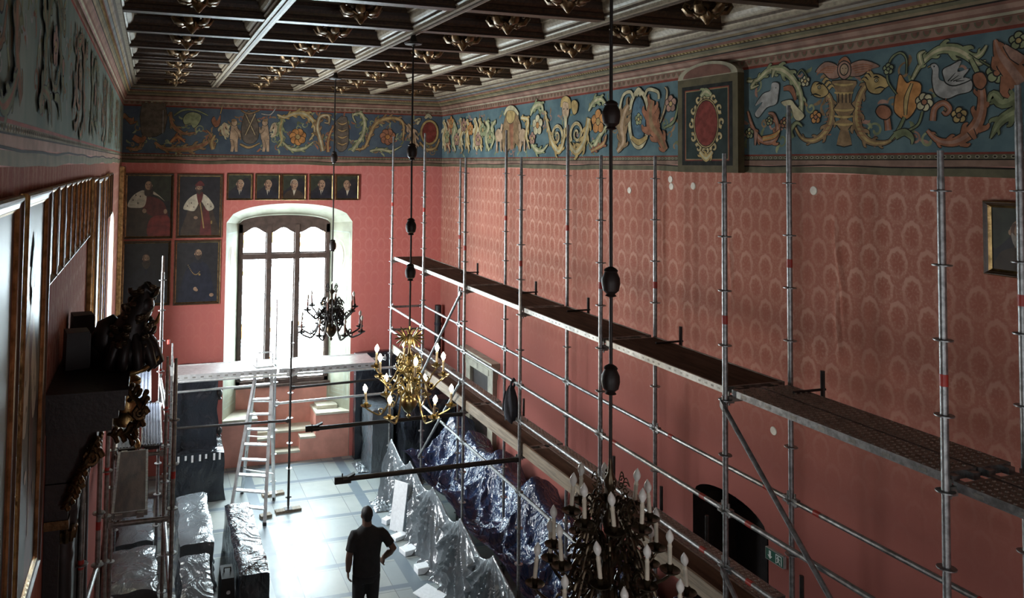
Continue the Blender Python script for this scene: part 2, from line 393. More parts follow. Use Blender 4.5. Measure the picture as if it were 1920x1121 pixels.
M['pane_side'] = pane_mat('side_daylight_pane', W_SIDE, (.92,.97,1.0)); M['pane_near'] = pane_mat('gallery_fill_pane', W_NEAR, (.92,.97,1.0))  # near panes are unseen, added to fill the viewer's end with light
M['pane_rear'] = pane_mat('rear_fill_pane', W_REAR, (.92,.97,1.0))  # unseen pane added for ambient fill
M['pane_amber'] = emis('amber_glass_border', (1,.62,.16), 2.2)
M['win_wood'] = mat('dark_window_timber', (.085,.055,.045), .5, var=.25, sc=8)
w = MB()
cols = [(2.12, 2.71), (2.81, 3.40), (3.50, 4.22)]
cols = [(2.14, 2.72), (2.83, 3.41), (3.52, 4.20)]
def lintel(x): return arch(x, WA, WB, WSP, WAP)
y0, y1 = WY-.05, WY+.10
w.box(WA, 2.14, y0, y1, WZ0, WSP); w.box(4.20, WB, y0, y1, WZ0, WSP)
w.box(2.72, 2.83, y0-.03, y1, WZ0, WSP); w.box(3.41, 3.52, y0-.03, y1, WZ0, WSP)
w.box(WA, WB, y0, y1, WZ0-.02, WZ0+.09); w.box(WA, WB, y0-.02, y1, 4.66, 4.79)
w.box(WA-.05, WB+.05, y0-.06, y1, WZ0-.07, WZ0-.01)
# head: timber following the arch, with an ogee lower edge over each light
n = 48
def ogee(x):
    for a, b in cols:
        if a <= x <= b:
            t = (x-a)/(b-a)*2-1
            return 5.33+.07*cos(t*pi)*.9+.03
    return 5.30
for i in range(n):
    a = WA+(WB-WA)*i/n; b = WA+(WB-WA)*(i+1)/n
    za, zb, ta, tb = ogee(a), ogee(b), lintel(a)+.02, lintel(b)+.02
    w.add([(a,y0,za),(b,y0,zb),(b,y0,tb),(a,y0,ta),(a,y1,za),(b,y1,zb),(b,y1,tb),(a,y1,ta)], [(0,1,2,3),(7,6,5,4),(0,4,5,1)], 0)
win = struct(w.build('window_1', M['win_wood'], smooth=0))
mb = MB()
for a, b in cols:
    for z0, z1 in ((WZ0+.09,4.66),(4.79,5.33)):
        mb.box(a-.0, a+.025, y0+.03, y1-.02, z0, z1); mb.box(b-.025, b, y0+.03, y1-.02, z0, z1); mb.box(a, b, y0+.03, y1-.02, z0, z0+.03)
mb.build('window_casement', M['win_wood'], win, 0)
for a, b in cols:
    for z0, z1 in ((WZ0+.05,4.70),(4.72,5.45)):
        mb = MB(); mb.box(a-.02, b+.02, WY+.05, WY+.06, z0, z1, 0)
        for k in range(7):   # amber border quarries along the edge of each light
            zz = z0+.2+(z1-z0-.4)*random.random(); xx = random.choice((a+.03, b-.06)); mb.box(xx, xx+.03, WY+.044, WY+.049, zz, zz+.11, 1)
        mb.build('pane', [M['pane_end'], M['pane_amber']], win, 0)
def side_window(nm, P, sa, sb, z0, sp, ap, dep, pane):
    """deep splayed window in a side wall; P(s, z, depth)"""
    mb = MB(); n = 16; a2, b2 = sa+.18, sb-.18
    for i in range(n):
        t0, t1 = i/n, (i+1)/n
        s0, s1, r0, r1 = sa+(sb-sa)*t0, sa+(sb-sa)*t1, a2+(b2-a2)*t0, a2+(b2-a2)*t1
        mb.add([P(s0,arch(s0,sa,sb,sp,ap),0),P(s1,arch(s1,sa,sb,sp,ap),0),P(r1,arch(r1,a2,b2,sp-.1,ap-.1),dep),P(r0,arch(r0,a2,b2,sp-.1,ap-.1),dep)], [(0,1,2,3)], 0)
    for s, r in ((sa,a2),(sb,b2)): mb.add([P(s,z0,0),P(r,z0+.1,dep),P(r,sp-.1,dep),P(s,sp,0)], [(0,1,2,3)], 0)
    mb.add([P(sa,z0,0),P(sb,z0,0),P(b2,z0+.1,dep),P(a2,z0+.1,dep)], [(0,1,2,3)], 0)
    o = struct(mb.build(nm, M['reveal'], smooth=0))
    f = MB(); mid = (a2+b2)/2
    def bar(x0, x1, za, zb):
        p = [P(x,z,d) for d in (dep-.09, dep-.005) for z in (za, zb) for x in (x0, x1)]
        f.add(p, [(0,1,3,2),(4,6,7,5),(0,4,5,1),(2,3,7,6),(0,2,6,4),(1,5,7,3)], 0)
    bar(a2,a2+.06,z0,sp); bar(b2-.06,b2,z0,sp); bar(mid-.05,mid+.05,z0,ap-.1); bar(a2,b2,z0+.05,z0+.15); bar(a2,b2,4.6,4.7)
    f.build('window_frame', M['win_wood'], o, 0)
    g = MB()
    for i in range(n):
        r0 = a2+(b2-a2)*i/n; r1 = a2+(b2-a2)*(i+1)/n
        g.add([P(r0,z0+.1,dep),P(r1,z0+.1,dep),P(r1,arch(r1,a2,b2,sp-.1,ap-.1),dep),P(r0,arch(r0,a2,b2,sp-.1,ap-.1),dep)], [(0,1,2,3)], 0)
    g.build('pane', pane, o, 0)
for k, (sa, sb, z0, sp, ap) in enumerate(LW):
    side_window('window_%d' % (k+2), lambda s,z,d:(XL-d,s,z), sa, sb, z0, sp, ap, .5, M['pane_side' if k == 0 else 'pane_near'])  # the first is real; the later ones are added out of view for fill light
side_window('window_5', lambda s,z,d:(s,YR-d,z), 2.2, 4.2, 2.4, 5.7, 6.2, .5, M['pane_rear'])  # unseen window added behind the viewer as soft fill light

# ------------------------------------------------------------------ coffered ceiling
GX = [-.43, 1.32, 3.19, 5.05, 6.70]
GY = [17.88-1.44*k for k in range(16)]
prof = [(.075,0),(.075,.025),(.095,.04),(.095,.075),(.125,.085),(.15,.11),(.165,.15),(.17,.19),(.20,.195),(.20,.225),(.235,.25),(.245,.29),(.28,.295),(.28,.36)]
mb = MB()
for i in range(4):
    for j in range(len(GY)-1):
        x0, x1, ya, yb = GX[i], GX[i+1], GY[j+1], GY[j]
        L = [[(x0+a,ya+a,ZC+z),(x1-a,ya+a,ZC+z),(x1-a,yb-a,ZC+z),(x0+a,yb-a,ZC+z)] for a, z in prof]
        for k in range(len(L)-1):
            for e in range(4):
                e2 = (e+1) % 4
                # pale lengthwise runs carry side light in their colour; cross beams stay brown
                side = e in (1, 3)
                mt = (2 if k % 4 in (0,1) else (3 if k % 3 == 2 else 2)) if side else (1 if k % 3 else 0)
                mb.add([L[k][e],L[k][e2],L[k+1][e2],L[k+1][e]], [(0,1,2,3)], mt)
        mb.add(L[-1], [(0,3,2,1)], 0)
        q = .075
        mb.add([(x0,ya-q,ZC),(x1,ya-q,ZC),(x1,ya+q,ZC),(x0,ya+q,ZC)], [(0,3,2,1)], 1)
for i in range(5):
    x = GX[i]; mb.box(x-.07, x+.07, GY[-1], GY[0], ZC-.012, ZC+.01, 2); mb.box(x-.02, x+.02, GY[-1], GY[0], ZC-.03, ZC-.012, 3)
mb.box(GX[0], GX[-1], GY[0]-.075, GY[0]+.075, ZC-.006, ZC+.01, 1)
mb.add([(XL,YR,9.15),(XR,YR,9.15),(XR,YE,9.15),(XL,YE,9.15)], [(0,1,2,3)], 0)
struct(mb.build('ceiling', [M['dark_wood'], M['coffer_mould'], M['coffer_rib'], M['coffer_rib_dark']], smooth=25))
# gilded bosses
bm_ = MB()
bm_.lathe((0,0,0), [(.035,.24),(.035,.0),(.10,-.02),(.12,-.06),(.07,-.09),(.09,-.13),(.085,-.18),(.05,-.22),(.02,-.26),(.004,-.27)], 12)
for k in range(6):
    a = k*pi/3+.26; d = Vector((cos(a), sin(a), 0)); e = Vector((-sin(a), cos(a), 0))
    pts = [d*.06+Vector((0,0,-.10)), d*.13+Vector((0,0,-.14)), d*.20+Vector((0,0,-.13)), d*.245+Vector((0,0,-.075)), d*.225+Vector((0,0,-.03)), d*.19+Vector((0,0,-.045)), d*.195+Vector((0,0,-.07))]
    bm_.path(pts, [.022,.036,.04,.034,.028,.024,.016], 7, 0, True, 1.5)
    bm_.path([d*.05+e*.03+Vector((0,0,-.15)), d*.10+e*.07+Vector((0,0,-.17)), d*.15+e*.07+Vector((0,0,-.14))], [.02,.026,.01], 6)
M['boss'] = mat('dusty_gilded_carving', (.15,.095,.045), .36, .75, var=.5, sc=16, bump=.3, bsc=40)
boss0 = None
colname = ['in the column beside the left wall','in the second column from the left wall','in the second column from the right wall','in the column beside the right wall']
for j in range(len(GY)-1):
    for i in range(4):
        c = ((GX[i]+GX[i+1])/2, (GY[j]+GY[j+1])/2, ZC+.17)
        if not (in_frame((c[0],c[1],c[2]-.1), 10)): continue
        if boss0 is None: o = boss0 = bm_.build('ceiling_boss', M['boss'], None, 50)
        else: o = boss0.copy(); COL.objects.link(o)
        o.location = c; o.rotation_euler.z = .1*((i*7+j*3) % 5)
        tag(o, 'gilded ceiling boss %s, %s row from the window' % (colname[i], ORD[j]), 'ceiling ornament', 'gilded bosses in the ceiling coffers')

# ------------------------------------------------------------------ cornices and painted borders
PC = dict(rose=(.135,.066,.048), pink=(.20,.125,.092), tan=(.165,.125,.075), olive=(.105,.095,.058), red=(.15,.036,.024), gold=(.22,.165,.08), slate=(.105,.11,.11), grey=(.19,.17,.145), dark=(.018,.014,.011), cream=(.26,.235,.165))
for k, c in PC.items(): M['p_'+k] = mat('border_paint_'+k, c, .75, var=.22, sc=5, bump=.05, spec=.1)
pk = list(PC); pmats = [M['p_'+k] for k in pk]
CORN = [(.0,8.23,'red'),(.0,8.262,'pink'),(.0,8.345,'rose'),(.02,8.352,'cream'),(.035,8.375,'rose'),(.05,8.40,'pink'),(.075,8.44,'rose'),(.10,8.46,'dark'),(.105,8.475,'tan'),(.125,8.50,'olive'),(.15,8.53,'dark'),(.155,8.54,'gold'),(.185,8.56,'rose'),(.20,8.59,'slate'),(.235,8.615,'dark'),(.24,8.625,'tan'),(.275,8.645,'grey'),(.295,8.675,'dark'),(.30,8.69,'gold'),(.345,8.70,None)]
pmats_l = [mat('lit_border_paint_'+k, sh(c, 1.9), .75, var=.22, sc=5, spec=.1) for k, c in PC.items()]  # left cornice: same paints lightened to hold the bounce light
def cornice(nm, P, s0, s1, k):
    mb = MB()
    for (a, z, c), (a2, z2, _) in zip(CORN[:-1], CORN[1:]):
        mb.add([P(s0,z,a*k,.003),P(s1,z,a*k,.003),P(s1,z2,a2*k,.003),P(s0,z2,a2*k,.003)], [(0,1,2,3)], pk.index(c))
    # painted egg-and-dart on the rose band and a bead row higher up
    L = abs(s1-s0); n = int(L/.12)
    for i in range(n):
        s = s0+(s1-s0)*(i+.5)/n
        r = [(s+.042*cos(t), 8.338-.06*sin(t)) for t in [pi*q/6 for q in range(7)]]
        mb.add([P(q[0],q[1],.0,.005) for q in r], [tuple(range(7))], pk.index('olive'))
        r = [(s+.026*cos(t), 8.336-.042*sin(t)) for t in [pi*q/6 for q in range(7)]]
        mb.add([P(q[0],q[1],.0,.007) for q in r], [tuple(range(7))], pk.index('rose'))
    n = int(L/.07)
    for i in range(n):
        s = s0+(s1-s0)*(i+.5)/n
        c = Vector(P(s, 8.55, .172*k, .0)); mb.ball(c, .022, .022, .013, 5, pk.index('gold'))
    # horizontal lower border: olive, line, pink, line, egg row, red line
    for za, zb, c, o in ((ZRED,7.03,'olive',.002),(7.03,7.046,'dark',.004),(7.046,7.105,'pink',.002),(7.105,7.115,'dark',.004),(7.115,7.157,'olive',.002),(7.157,ZFB,'red',.003)):
        seg = 60
        for i in range(seg):
            sA = s0+(s1-s0)*i/seg; sB = s0+(s1-s0)*(i+1)/seg
            wv = lambda s: (.008*sin(s*1.7+k*3)+.006*sin(s*4.1)) if c in ('dark','olive') and za < 7.1 else 0
            mb.add([P(sA,za+wv(sA),0,o),P(sB,za+wv(sB),0,o),P(sB,zb+wv(sB)*(.6 if c=='olive' else 1),0,o),P(sA,zb+wv(sA)*(.6 if c=='olive' else 1),0,o)], [(0,1,2,3)], pk.index(c))
    n = int(L/.075)
    for i in range(n):
        s = s0+(s1-s0)*(i+.5)/n
        mb.add([P(s+.022*cos(t), 7.136+.017*sin(t), 0, .004) for t in [2*pi*q/8 for q in range(8)]], [tuple(range(8))], pk.index('cream'))
        mb.add([P(s+.012*cos(t), 7.136+.009*sin(t), 0, .006) for t in [2*pi*q/8 for q in range(8)]], [tuple(range(8))], pk.index('dark'))
    return struct(mb.build(nm, pmats_l if nm == 'trim_9' else pmats, smooth=0))
cornice('trim_8', lambda s,z,a,o:(XR-a-o,s,z), YR, YE-.0, 1.0)
cornice('trim_9', lambda s,z,a,o:(XL+a+o,s,z), YR, YE-.0, .66)
cornice('trim_10', lambda s,z,a,o:(s,YE-a-o,z), XL, XR, 1.0)
# ------------------------------------------------------------------ painted friezes (blue ground, scrolls, birds, flowers, putti)
def frieze_ground(name, c1, c2, stretch):
    m, t, b = nt(name); h = N(t); p = h.pos(stretch)
    f = h.ramp(h.noise(p, 2.6, 5, .6), .3, .72)
    h.lk(h.mix(f, c4(c1), c4(c2)), b.inputs['Base Color']); b.inputs['Roughness'].default_value = .85; b.inputs['Specular IOR Level'].default_value = .06
    return m
M['fz_r'] = frieze_ground('blue_frieze_ground', (.062,.10,.112), (.105,.155,.162), (1,1,1))
M['fz_e'] = frieze_ground('dim_blue_frieze_ground', (.055,.072,.095), (.085,.11,.13), (1,1,1))
M['fz_l'] = frieze_ground('lit_blue_green_frieze_ground', (.145,.195,.17), (.25,.285,.235), (1,1,.3))  # left ground lightened: bounce from the opposite wall put into the colour
FP = dict(gold=(.33,.235,.10), cream=(.38,.335,.21), rust=(.235,.105,.06), green=(.135,.15,.08), pink=(.265,.155,.115), orange=(.36,.17,.06), dove=(.28,.27,.25), red=(.15,.036,.028), brown=(.20,.13,.07), line=(.022,.022,.020), flesh=(.34,.24,.155), blue=(.07,.115,.145), leaf=(.205,.22,.12), worn=(.105,.085,.066))
fk = list(FP)
for k, c in FP.items(): M['f_'+k] = mat('fresco_'+k, c, .8, var=.28, sc=9, spec=.06)
class Paint(MB):
    def __init__(s, P, conv=None): super().__init__(); s.P = P; s.conv = conv; s.lay = 0; s.low = False
    def cv(s, pts): return [s.conv(*p) for p in pts] if s.conv else [tuple(p) for p in pts]
    def off(s): s.lay += 1; return .0028+(s.lay % 14)*.00006 if s.low else .0040+s.lay*.000016
    def smooth(s, pts, k=5, closed=False):
        n = len(pts); out = []
        for i in range(n if closed else n-1):
            g = lambda j: pts[j % n] if closed else pts[max(0, min(n-1, j))]
            p0, p1, p2, p3 = g(i-1), g(i), g(i+1), g(i+2)
            for q in range(k):
                t = q/k
                out.append(tuple(.5*((2*p1[d])+(-p0[d]+p2[d])*t+(2*p0[d]-5*p1[d]+4*p2[d]-p3[d])*t*t+(-p0[d]+3*p1[d]-3*p2[d]+p3[d])*t**3) for d in (0,1)))
        if not closed: out.append(pts[-1])
        return out
    def ribbon(s, pts, ws, m, o):
        n = len(pts); L = []; Rr = []
        for i in range(n):
            a, b = pts[max(0,i-1)], pts[min(n-1,i+1)]
            dx, dz = b[0]-a[0], b[1]-a[1]; d = sqrt(dx*dx+dz*dz) or 1e-6
            w = ws(i/(n-1))/2
            L.append(s.P(pts[i][0]-dz/d*w, pts[i][1]+dx/d*w, o)); Rr.append(s.P(pts[i][0]+dz/d*w, pts[i][1]-dx/d*w, o))
        vs = L+Rr
        s.add(vs, [(i, i+1, n+i+1, n+i) for i in range(n-1)], fk.index(m))
    def stroke(s, pts, w, m, hi=None, raw=False, line=.016):
        p = s.smooth(pts if raw else s.cv(pts))
        if len(w) == 3: W = lambda t: (w[0]+(w[1]-w[0])*t*2) if t < .5 else (w[1]+(w[2]-w[1])*(t-.5)*2)
        else: W = lambda t: w[0]+(w[1]-w[0])*t
        
        if line and not s.low: s.ribbon(p, lambda t: W(t)+line, 'line', s.off())
        s.ribbon(p, W, m, s.off())
        if hi and max(w) >= .075:   # acanthus lobes curling off both edges
            d = 0; nx = .05; side = 1
            for i in range(1, len(p)-1):
                dx, dz = p[i+1][0]-p[i][0], p[i+1][1]-p[i][1]; L = sqrt(dx*dx+dz*dz) or 1e-6; d += L
                if d > nx:
                    nx = d+.075; side = -side; ww = W(i/(len(p)-1)); tx, tz = dx/L, dz/L; ox, oz = -tz*side, tx*side
                    if ww < .04: continue
                    b = (p[i][0]+ox*ww*.35, p[i][1]+oz*ww*.35); e = (b[0]+ox*ww*.5+tx*ww*.5, b[1]+oz*ww*.5+tz*ww*.5); f = (e[0]+tx*ww*.35-ox*ww*.05, e[1]+tz*ww*.35-oz*ww*.05)
                    s.ribbon(s.smooth([b,e,f],3), lambda t: ww*(.62-.5*t)+.014, 'line', s.off()); s.ribbon(s.smooth([b,e,f],3), lambda t: ww*(.62-.5*t), m, s.off())
            s.ribbon(p, W, m, s.off())
        if hi: s.ribbon(p, lambda t: W(t)*.38, hi, s.off())
    def poly(s, pts, m, raw=False, line=.012, sm=4):
        p = s.smooth(pts if raw else s.cv(pts), sm, True)
        cx = sum(a for a, b in p)/len(p); cz = sum(b for a, b in p)/len(p); n = len(p)
        o1, o2 = s.off(), s.off()
        big = []
        for a, b in p:
            dx, dz = a-cx, b-cz; d = sqrt(dx*dx+dz*dz) or 1; big.append((a+dx/d*line, b+dz/d*line))
        for q, mm, o in ((big,'line',o1),(p,m,o2)):
            s.add([s.P(a,b,o) for a, b in q], [tuple(range(n))], fk.index(mm))
    def disc(s, c, rx, rz, m, raw=True, line=.012):
        if line:
            o = s.off(); s.add([s.P(c[0]+(rx+line)*cos(2*pi*k/20), c[1]+(rz+line)*sin(2*pi*k/20), o) for k in range(20)], [tuple(range(20))], fk.index('line'))
        o = s.off(); s.add([s.P(c[0]+rx*cos(2*pi*k/20), c[1]+rz*sin(2*pi*k/20), o) for k in range(20)], [tuple(range(20))], fk.index(m))
    def ring(s, c, rx, rz, w, m):
        s.stroke([(c[0]+rx*cos(2*pi*k/16), c[1]+rz*sin(2*pi*k/16)) for k in range(17)], (w,w), m, None, True)
    def flower(s, c, r, m, core='gold', n=5, ph=.3):
        for k in range(n):
            a = 2*pi*k/n+ph; s.disc((c[0]+r*.6*cos(a), c[1]+r*.6*sin(a)), r*.4, r*.4, m)
        s.disc(c, r*.28, r*.28, core)
    def scroll(s, c, r0, r1, a0, turns, w, m, hi=None):
        n = int(14*abs(turns))+4
        s.stroke([(c[0]+(r0+(r1-r0)*k/n)*cos(a0+2*pi*turns*k/n), c[1]+(r0+(r1-r0)*k/n)*sin(a0+2*pi*turns*k/n)) for k in range(n+1)], w, m, hi, True)
    def leaf(s, c, a, L, w, m, hi=None):
        d = (cos(a), sin(a)); e = (-d[1], d[0])
        s.stroke([c, (c[0]+d[0]*L*.4+e[0]*L*.12, c[1]+d[1]*L*.4+e[1]*L*.12), (c[0]+d[0]*L*.8+e[0]*L*.1, c[1]+d[1]*L*.8+e[1]*L*.1), (c[0]+d[0]*L+e[0]*L*-.06, c[1]+d[1]*L-e[1]*L*.06)], (w*.5, w, w*.15), m, hi, True)
def filler(mb, s0, s1, n, seed, ms):
    # small tendrils and buds painted between the large figures, laid down first so that they stay behind
    r = random.Random(seed); mb.low = True
    for k in range(n):
        s, z = s0+(s1-s0)*(k+.5*r.random())/n, ZFB+.10+(ZFT-ZFB-.2)*r.random(); a = r.uniform(0,6.28); m = r.choice(ms)
        mb.scroll((s,z), .035+.07*r.random(), .015, a, r.choice((-1,1))*(.7+.6*r.random()), (.018,.03), m, None)
        for q in range(2): mb.leaf((s+.05*cos(a+q*2), z+.05*sin(a+q*2)) if ZFB+.12 < z < ZFT-.12 else (s, (ZFB+ZFT)/2), a+q*2.2, .12, .045, r.choice(ms))
    mb.low = False; mb.lay = 0
def base(mb, P, s0, s1, m):
    n = 8
    for i in range(n):
        a, b = s0+(s1-s0)*i/n, s0+(s1-s0)*(i+1)/n
        mb.add([P(a,ZFB,.002),P(b,ZFB,.002),P(b,ZFT,.002),P(a,ZFT,.002)], [(0,1,2,3)], m)
fmats = [M['f_'+k] for k in fk]
def motif(mb, c, dirn, seed, pal):
    """one acanthus scroll unit: spiral stem, leaves and a flower inside; c centre, dirn +-1"""
    r = random.Random(seed); s, z = c; d = dirn
    m1, m2, m3, fl = pal
    mb.stroke([(s-d*.62,z-.42),(s-d*.45,z-.20),(s-d*.38,z+.12),(s-d*.12,z+.36),(s+d*.2,z+.30),(s+d*.32,z+.02),(s+d*.18,z-.22),(s-d*.06,z-.22),(s-d*.16,z-.04)], (.10,.085,.03), m1, m2, True)
    mb.leaf((s-d*.40,z+.05), pi/2+d*.5, .42, .12, m3, m2); mb.leaf((s-d*.05,z+.38), -d*.2 if d > 0 else pi+.2, .40, .10, m3, m2)
    mb.leaf((s+d*.30,z+.05), -.9 if d > 0 else pi+.9, .42, .11, m1, m2); mb.leaf((s-d*.5,z-.3), -.35 if d > 0 else pi+.35, .5, .10, m3, m2)
    mb.leaf((s+d*.05,z-.30), -.25 if d > 0 else pi+.25, .45, .08, m1); mb.leaf((s-d*.6,z+.25), 1.1, .22, .07, m3)
    mb.flower((s+d*.03,z+.03), .14, fl); mb.flower((s-d*.62,z+.34), .08, 'pink'); mb.disc((s+d*.5,z-.05), .05, .06, fl)
    mb.scroll((s+d*.5,z+.27), .13, .03, pi*.5, 1.1*d, (.05,.02), m1, m2)

# --- right wall, the near stretch surveyed from the photograph
PR = lambda s, z, o: (XR-o, s, z)
def R2(cx, cy): p = on_wall(1240+cx*.35417, cy*.35417, 0, XR); return (p.y, p.z)
def R1(cx, cy): p = on_wall(820+cx*.4461, 150+cy*.4461, 0, XR); return (p.y, p.z)
mb = Paint(PR, R2); mats_r = fmats+[M['fz_r']]; base(mb, PR, YR, YE, len(fk)); filler(mb, 18.0, 5.0, 95, 3, ('green','brown','leaf','pink'))
# urn with winged head between two dragon scrolls
mb.stroke([(830,470),(885,505),(905,570),(895,650),(860,710),(800,745),(740,725),(700,650)], (.05,.085,.02), 'brown', 'gold')
mb.poly([(795,475),(815,435),(860,450),(885,490),(850,515),(810,505)], 'gold')
mb.stroke([(1150,440),(1085,455),(1045,530),(1035,620),(1055,700),(1105,750),(1190,755),(1250,715)], (.05,.10,.02), 'brown', 'gold')
mb.poly([(1085,410),(1150,395),(1210,440),(1180,470),(1150,495),(1100,480)], 'gold')
mb.poly([(905,430),(1035,430),(1018,475),(1005,550),(1025,575),(1000,610),(985,632),(1018,650),(990,685),(1010,765),(930,765),(950,685),(918,650),(950,632),(938,610),(915,575),(935,550),(922,475)], 'brown', sm=2)
for cx, cy, d in ((838,462,-1),(1140,425,1)):   # dragon heads: eye, brow, jaw, crest
    mb.disc(R2(cx,cy), .016, .014, 'cream', line=.008); mb.disc(R2(cx,cy), .007, .007, 'line', line=0); mb.stroke([(cx-d*14,cy-14),(cx,cy-20),(cx+d*16,cy-12)], (.014,.02,.008), 'line', None, line=0)
    mb.stroke([(cx+d*45,cy+42),(cx+d*20,cy+36),(cx-d*8,cy+46)], (.008,.018,.008), 'line', None, line=0)
    for q in range(3): mb.stroke([(cx-d*(20+q*14),cy-24+q*16),(cx-d*(34+q*16),cy-44+q*18),(cx-d*(50+q*14),cy-40+q*20)], (.035,.03,.008), 'gold', None)
for q in range(9): mb.stroke([(895+6*sin(q),520+q*24),(872-q*2,532+q*23)], (.012,.004), 'rust', None, line=0); mb.stroke([(1040-2*sin(q),540+q*22),(1066+q*3,548+q*21)], (.012,.004), 'rust', None, line=0)
mb.stroke([(945,345),(955,322),(975,312),(992,330),(998,352)], (.03,.045,.03), 'rust', None)
for y in (445, 490, 580, 615, 655): mb.stroke([(918,y),(968,y+6),(1018,y)], (.018,.03,.018), 'gold', None, line=.004)
for x in (940,960,980,1000): mb.stroke([(x,495),(x,545)], (.012,.012), 'line', None, line=.0)
mb.poly([(820,380),(870,330),(935,350),(945,405),(895,415),(860,385)], 'pink'); mb.poly([(1155,350),(1070,320),(1000,345),(1000,400),(1060,398),(1100,370)], 'pink')
for q in range(4):
    mb.stroke([(935-q*8,355+q*10),(880-q*14,355+q*10),(845-q*6,375+q*8)], (.012,.012), 'rust', None, line=0); mb.stroke([(1005+q*8,355+q*10),(1070+q*8,340+q*12),(1120-q*4,350+q*10)], (.012,.012), 'rust', None, line=0)
mb.poly([(940,350),(968,325),(1000,345),(1000,395),(970,418),(942,395)], 'pink'); mb.disc(R2(970,368), .045, .055, 'flesh'); mb.disc(R2(962,362), .007,.005,'line',line=0); mb.disc(R2(980,362), .007,.005,'line',line=0); mb.disc(R2(971,388), .011,.004,'red',line=0)
# tulip, acanthus, dove, pink scroll
mb.poly([(1235,565),(1250,470),(1265,395),(1300,440),(1330,430),(1378,455),(1350,570),(1300,630),(1250,605)], 'orange'); mb.stroke([(1295,610),(1300,520),(1330,440)], (.02,.04,.015), 'gold', None)
mb.stroke([(1290,620),(1255,690),(1215,740)], (.03,.03,.03), 'green'); mb.stroke([(1385,590),(1360,660),(1300,695)], (.02,.02,.02), 'green')
mb.stroke([(1330,420),(1385,330),(1470,265),(1560,262),(1640,300),(1690,290),(1725,240)], (.03,.10,.02), 'leaf', 'cream'); mb.stroke([(1380,340),(1370,290),(1400,270)], (.05,.05,.01), 'leaf', 'cream'); mb.stroke([(1620,300),(1680,335),(1720,320)], (.06,.05,.01), 'leaf', 'cream')
mb.stroke([(1640,310),(1665,360),(1685,400)], (.03,.04,.03), 'leaf'); mb.stroke([(1690,320),(1740,350),(1775,375)], (.012,.012), 'green')
mb.poly([(1428,348),(1450,338),(1470,360),(1474,420),(1530,432),(1600,410),(1645,430),(1640,480),(1570,500),(1510,522),(1455,495),(1438,430),(1440,375)], 'dove')
mb.poly([(1500,410),(1495,370),(1540,345),(1590,322),(1570,380),(1630,365),(1600,410),(1640,420),(1560,450),(1515,440)], 'dove')
for q in range(4): mb.stroke([(1520+q*14,430),(1560+q*16,385+q*14)], (.012,.004), 'line', None, line=0)
mb.disc(R2(1447,352), .008,.008,'line',line=0); mb.stroke([(1425,350),(1412,358)], (.012,.003), 'gold', None); mb.stroke([(1510,520),(1505,548)], (.01,.01), 'rust')
mb.stroke([(1410,690),(1470,745),(1560,750),(1650,690),(1695,600),(1700,500),(1685,405)], (.03,.11,.05), 'rust', 'pink'); mb.stroke([(1440,640),(1450,575),(1495,545),(1530,575),(1510,605),(1490,590)], (.06,.05,.02), 'rust', 'pink')
mb.stroke([(1640,690),(1665,735)], (.06,.03), 'rust'); mb.poly([(1655,400),(1700,385),(1725,430),(1700,470),(1665,455)], 'rust')
mb.flower(R2(1395,540), .085, 'cream', 'rust', 6); mb.flower(R2(1780,385), .09, 'leaf', 'rust', 6); mb.flower(R2(820,620), .07, 'orange', 'rust'); mb.flower(R2(1580,610), .07, 'gold', 'brown'); mb.flower(R2(1895,215), .075, 'leaf')
mb.stroke([(1205,690),(1195,620),(1165,580),(1140,600)], (.07,.06,.03), 'rust', 'pink'); mb.poly([(1140,590),(1160,560),(1200,565),(1220,600),(1195,630),(1160,620)], 'rust')
mb.stroke([(1880,500),(1810,540),(1760,500),(1735,540)], (.14,.10,.02), 'green', 'leaf'); mb.stroke([(1880,590),(1800,640),(1745,735)], (.10,.08,.01), 'green', 'leaf')
mb.stroke([(1770,210),(1800,290),(1860,370),(1910,440)], (.02,.16,.2), 'rust', 'pink'); mb.stroke([(1820,240),(1870,290),(1915,320)], (.02,.08,.08), 'pink')
mb.stroke([(1250,500),(1200,420),(1215,320),(1265,280),(1300,310),(1300,390)], (.012,.018,.012), 'green'); mb.flower(R2(1205,365), .055, 'leaf', 'green'); mb.stroke([(1240,720),(1290,700),(1330,730),(1330,765)], (.08,.06,.01), 'green')
# stretch between the box and the urn
mb.stroke([(455,430),(510,425),(570,375),(640,370),(700,420),(740,500),(745,600)], (.03,.10,.05), 'leaf', 'cream'); mb.stroke([(500,430),(480,465),(520,450)], (.05,.05,.01), 'leaf', 'cream'); mb.stroke([(600,370),(590,410)], (.07,.02), 'leaf', 'cream')
mb.poly([(590,440),(625,445),(622,500),(610,550),(560,570),(520,620),(500,600),(540,540),(500,560),(540,500),(580,480)], 'dove'); mb.disc(R2(610,465), .007,.007,'line',line=0)
mb.poly([(640,540),(690,530),(715,560),(760,610),(730,640),(705,620),(690,570),(655,560)], 'cream'); mb.stroke([(650,470),(690,470),(715,530)], (.04,.07,.03), 'rust')
mb.stroke([(460,590),(490,680),(530,740),(590,745),(620,690),(600,610),(570,600)], (.03,.085,.02), 'rust', 'pink'); mb.stroke([(540,735),(600,720),(630,690)], (.06,.06,.02), 'orange', 'gold'); mb.stroke([(505,700),(500,770)], (.06,.02), 'pink')
mb.flower(R2(470,705), .065, 'leaf', 'gold'); mb.flower(R2(765,430), .06, 'cream'); mb.flower(R2(575,640), .05, 'leaf'); mb.flower(R2(655,650), .06, 'rust'); mb.stroke([(720,400),(745,370),(770,400),(770,420)], (.012,.012), 'green')
mb.stroke([(700,730),(690,690),(720,650),(750,670)], (.05,.05,.02), 'green', 'leaf')
# hidden near stretch beyond the frame edge continues with scroll units
for k in range(3): motif(mb, (3.6-k*2, 7.70), (-1)**k, k, ('brown','gold','leaf','orange'))
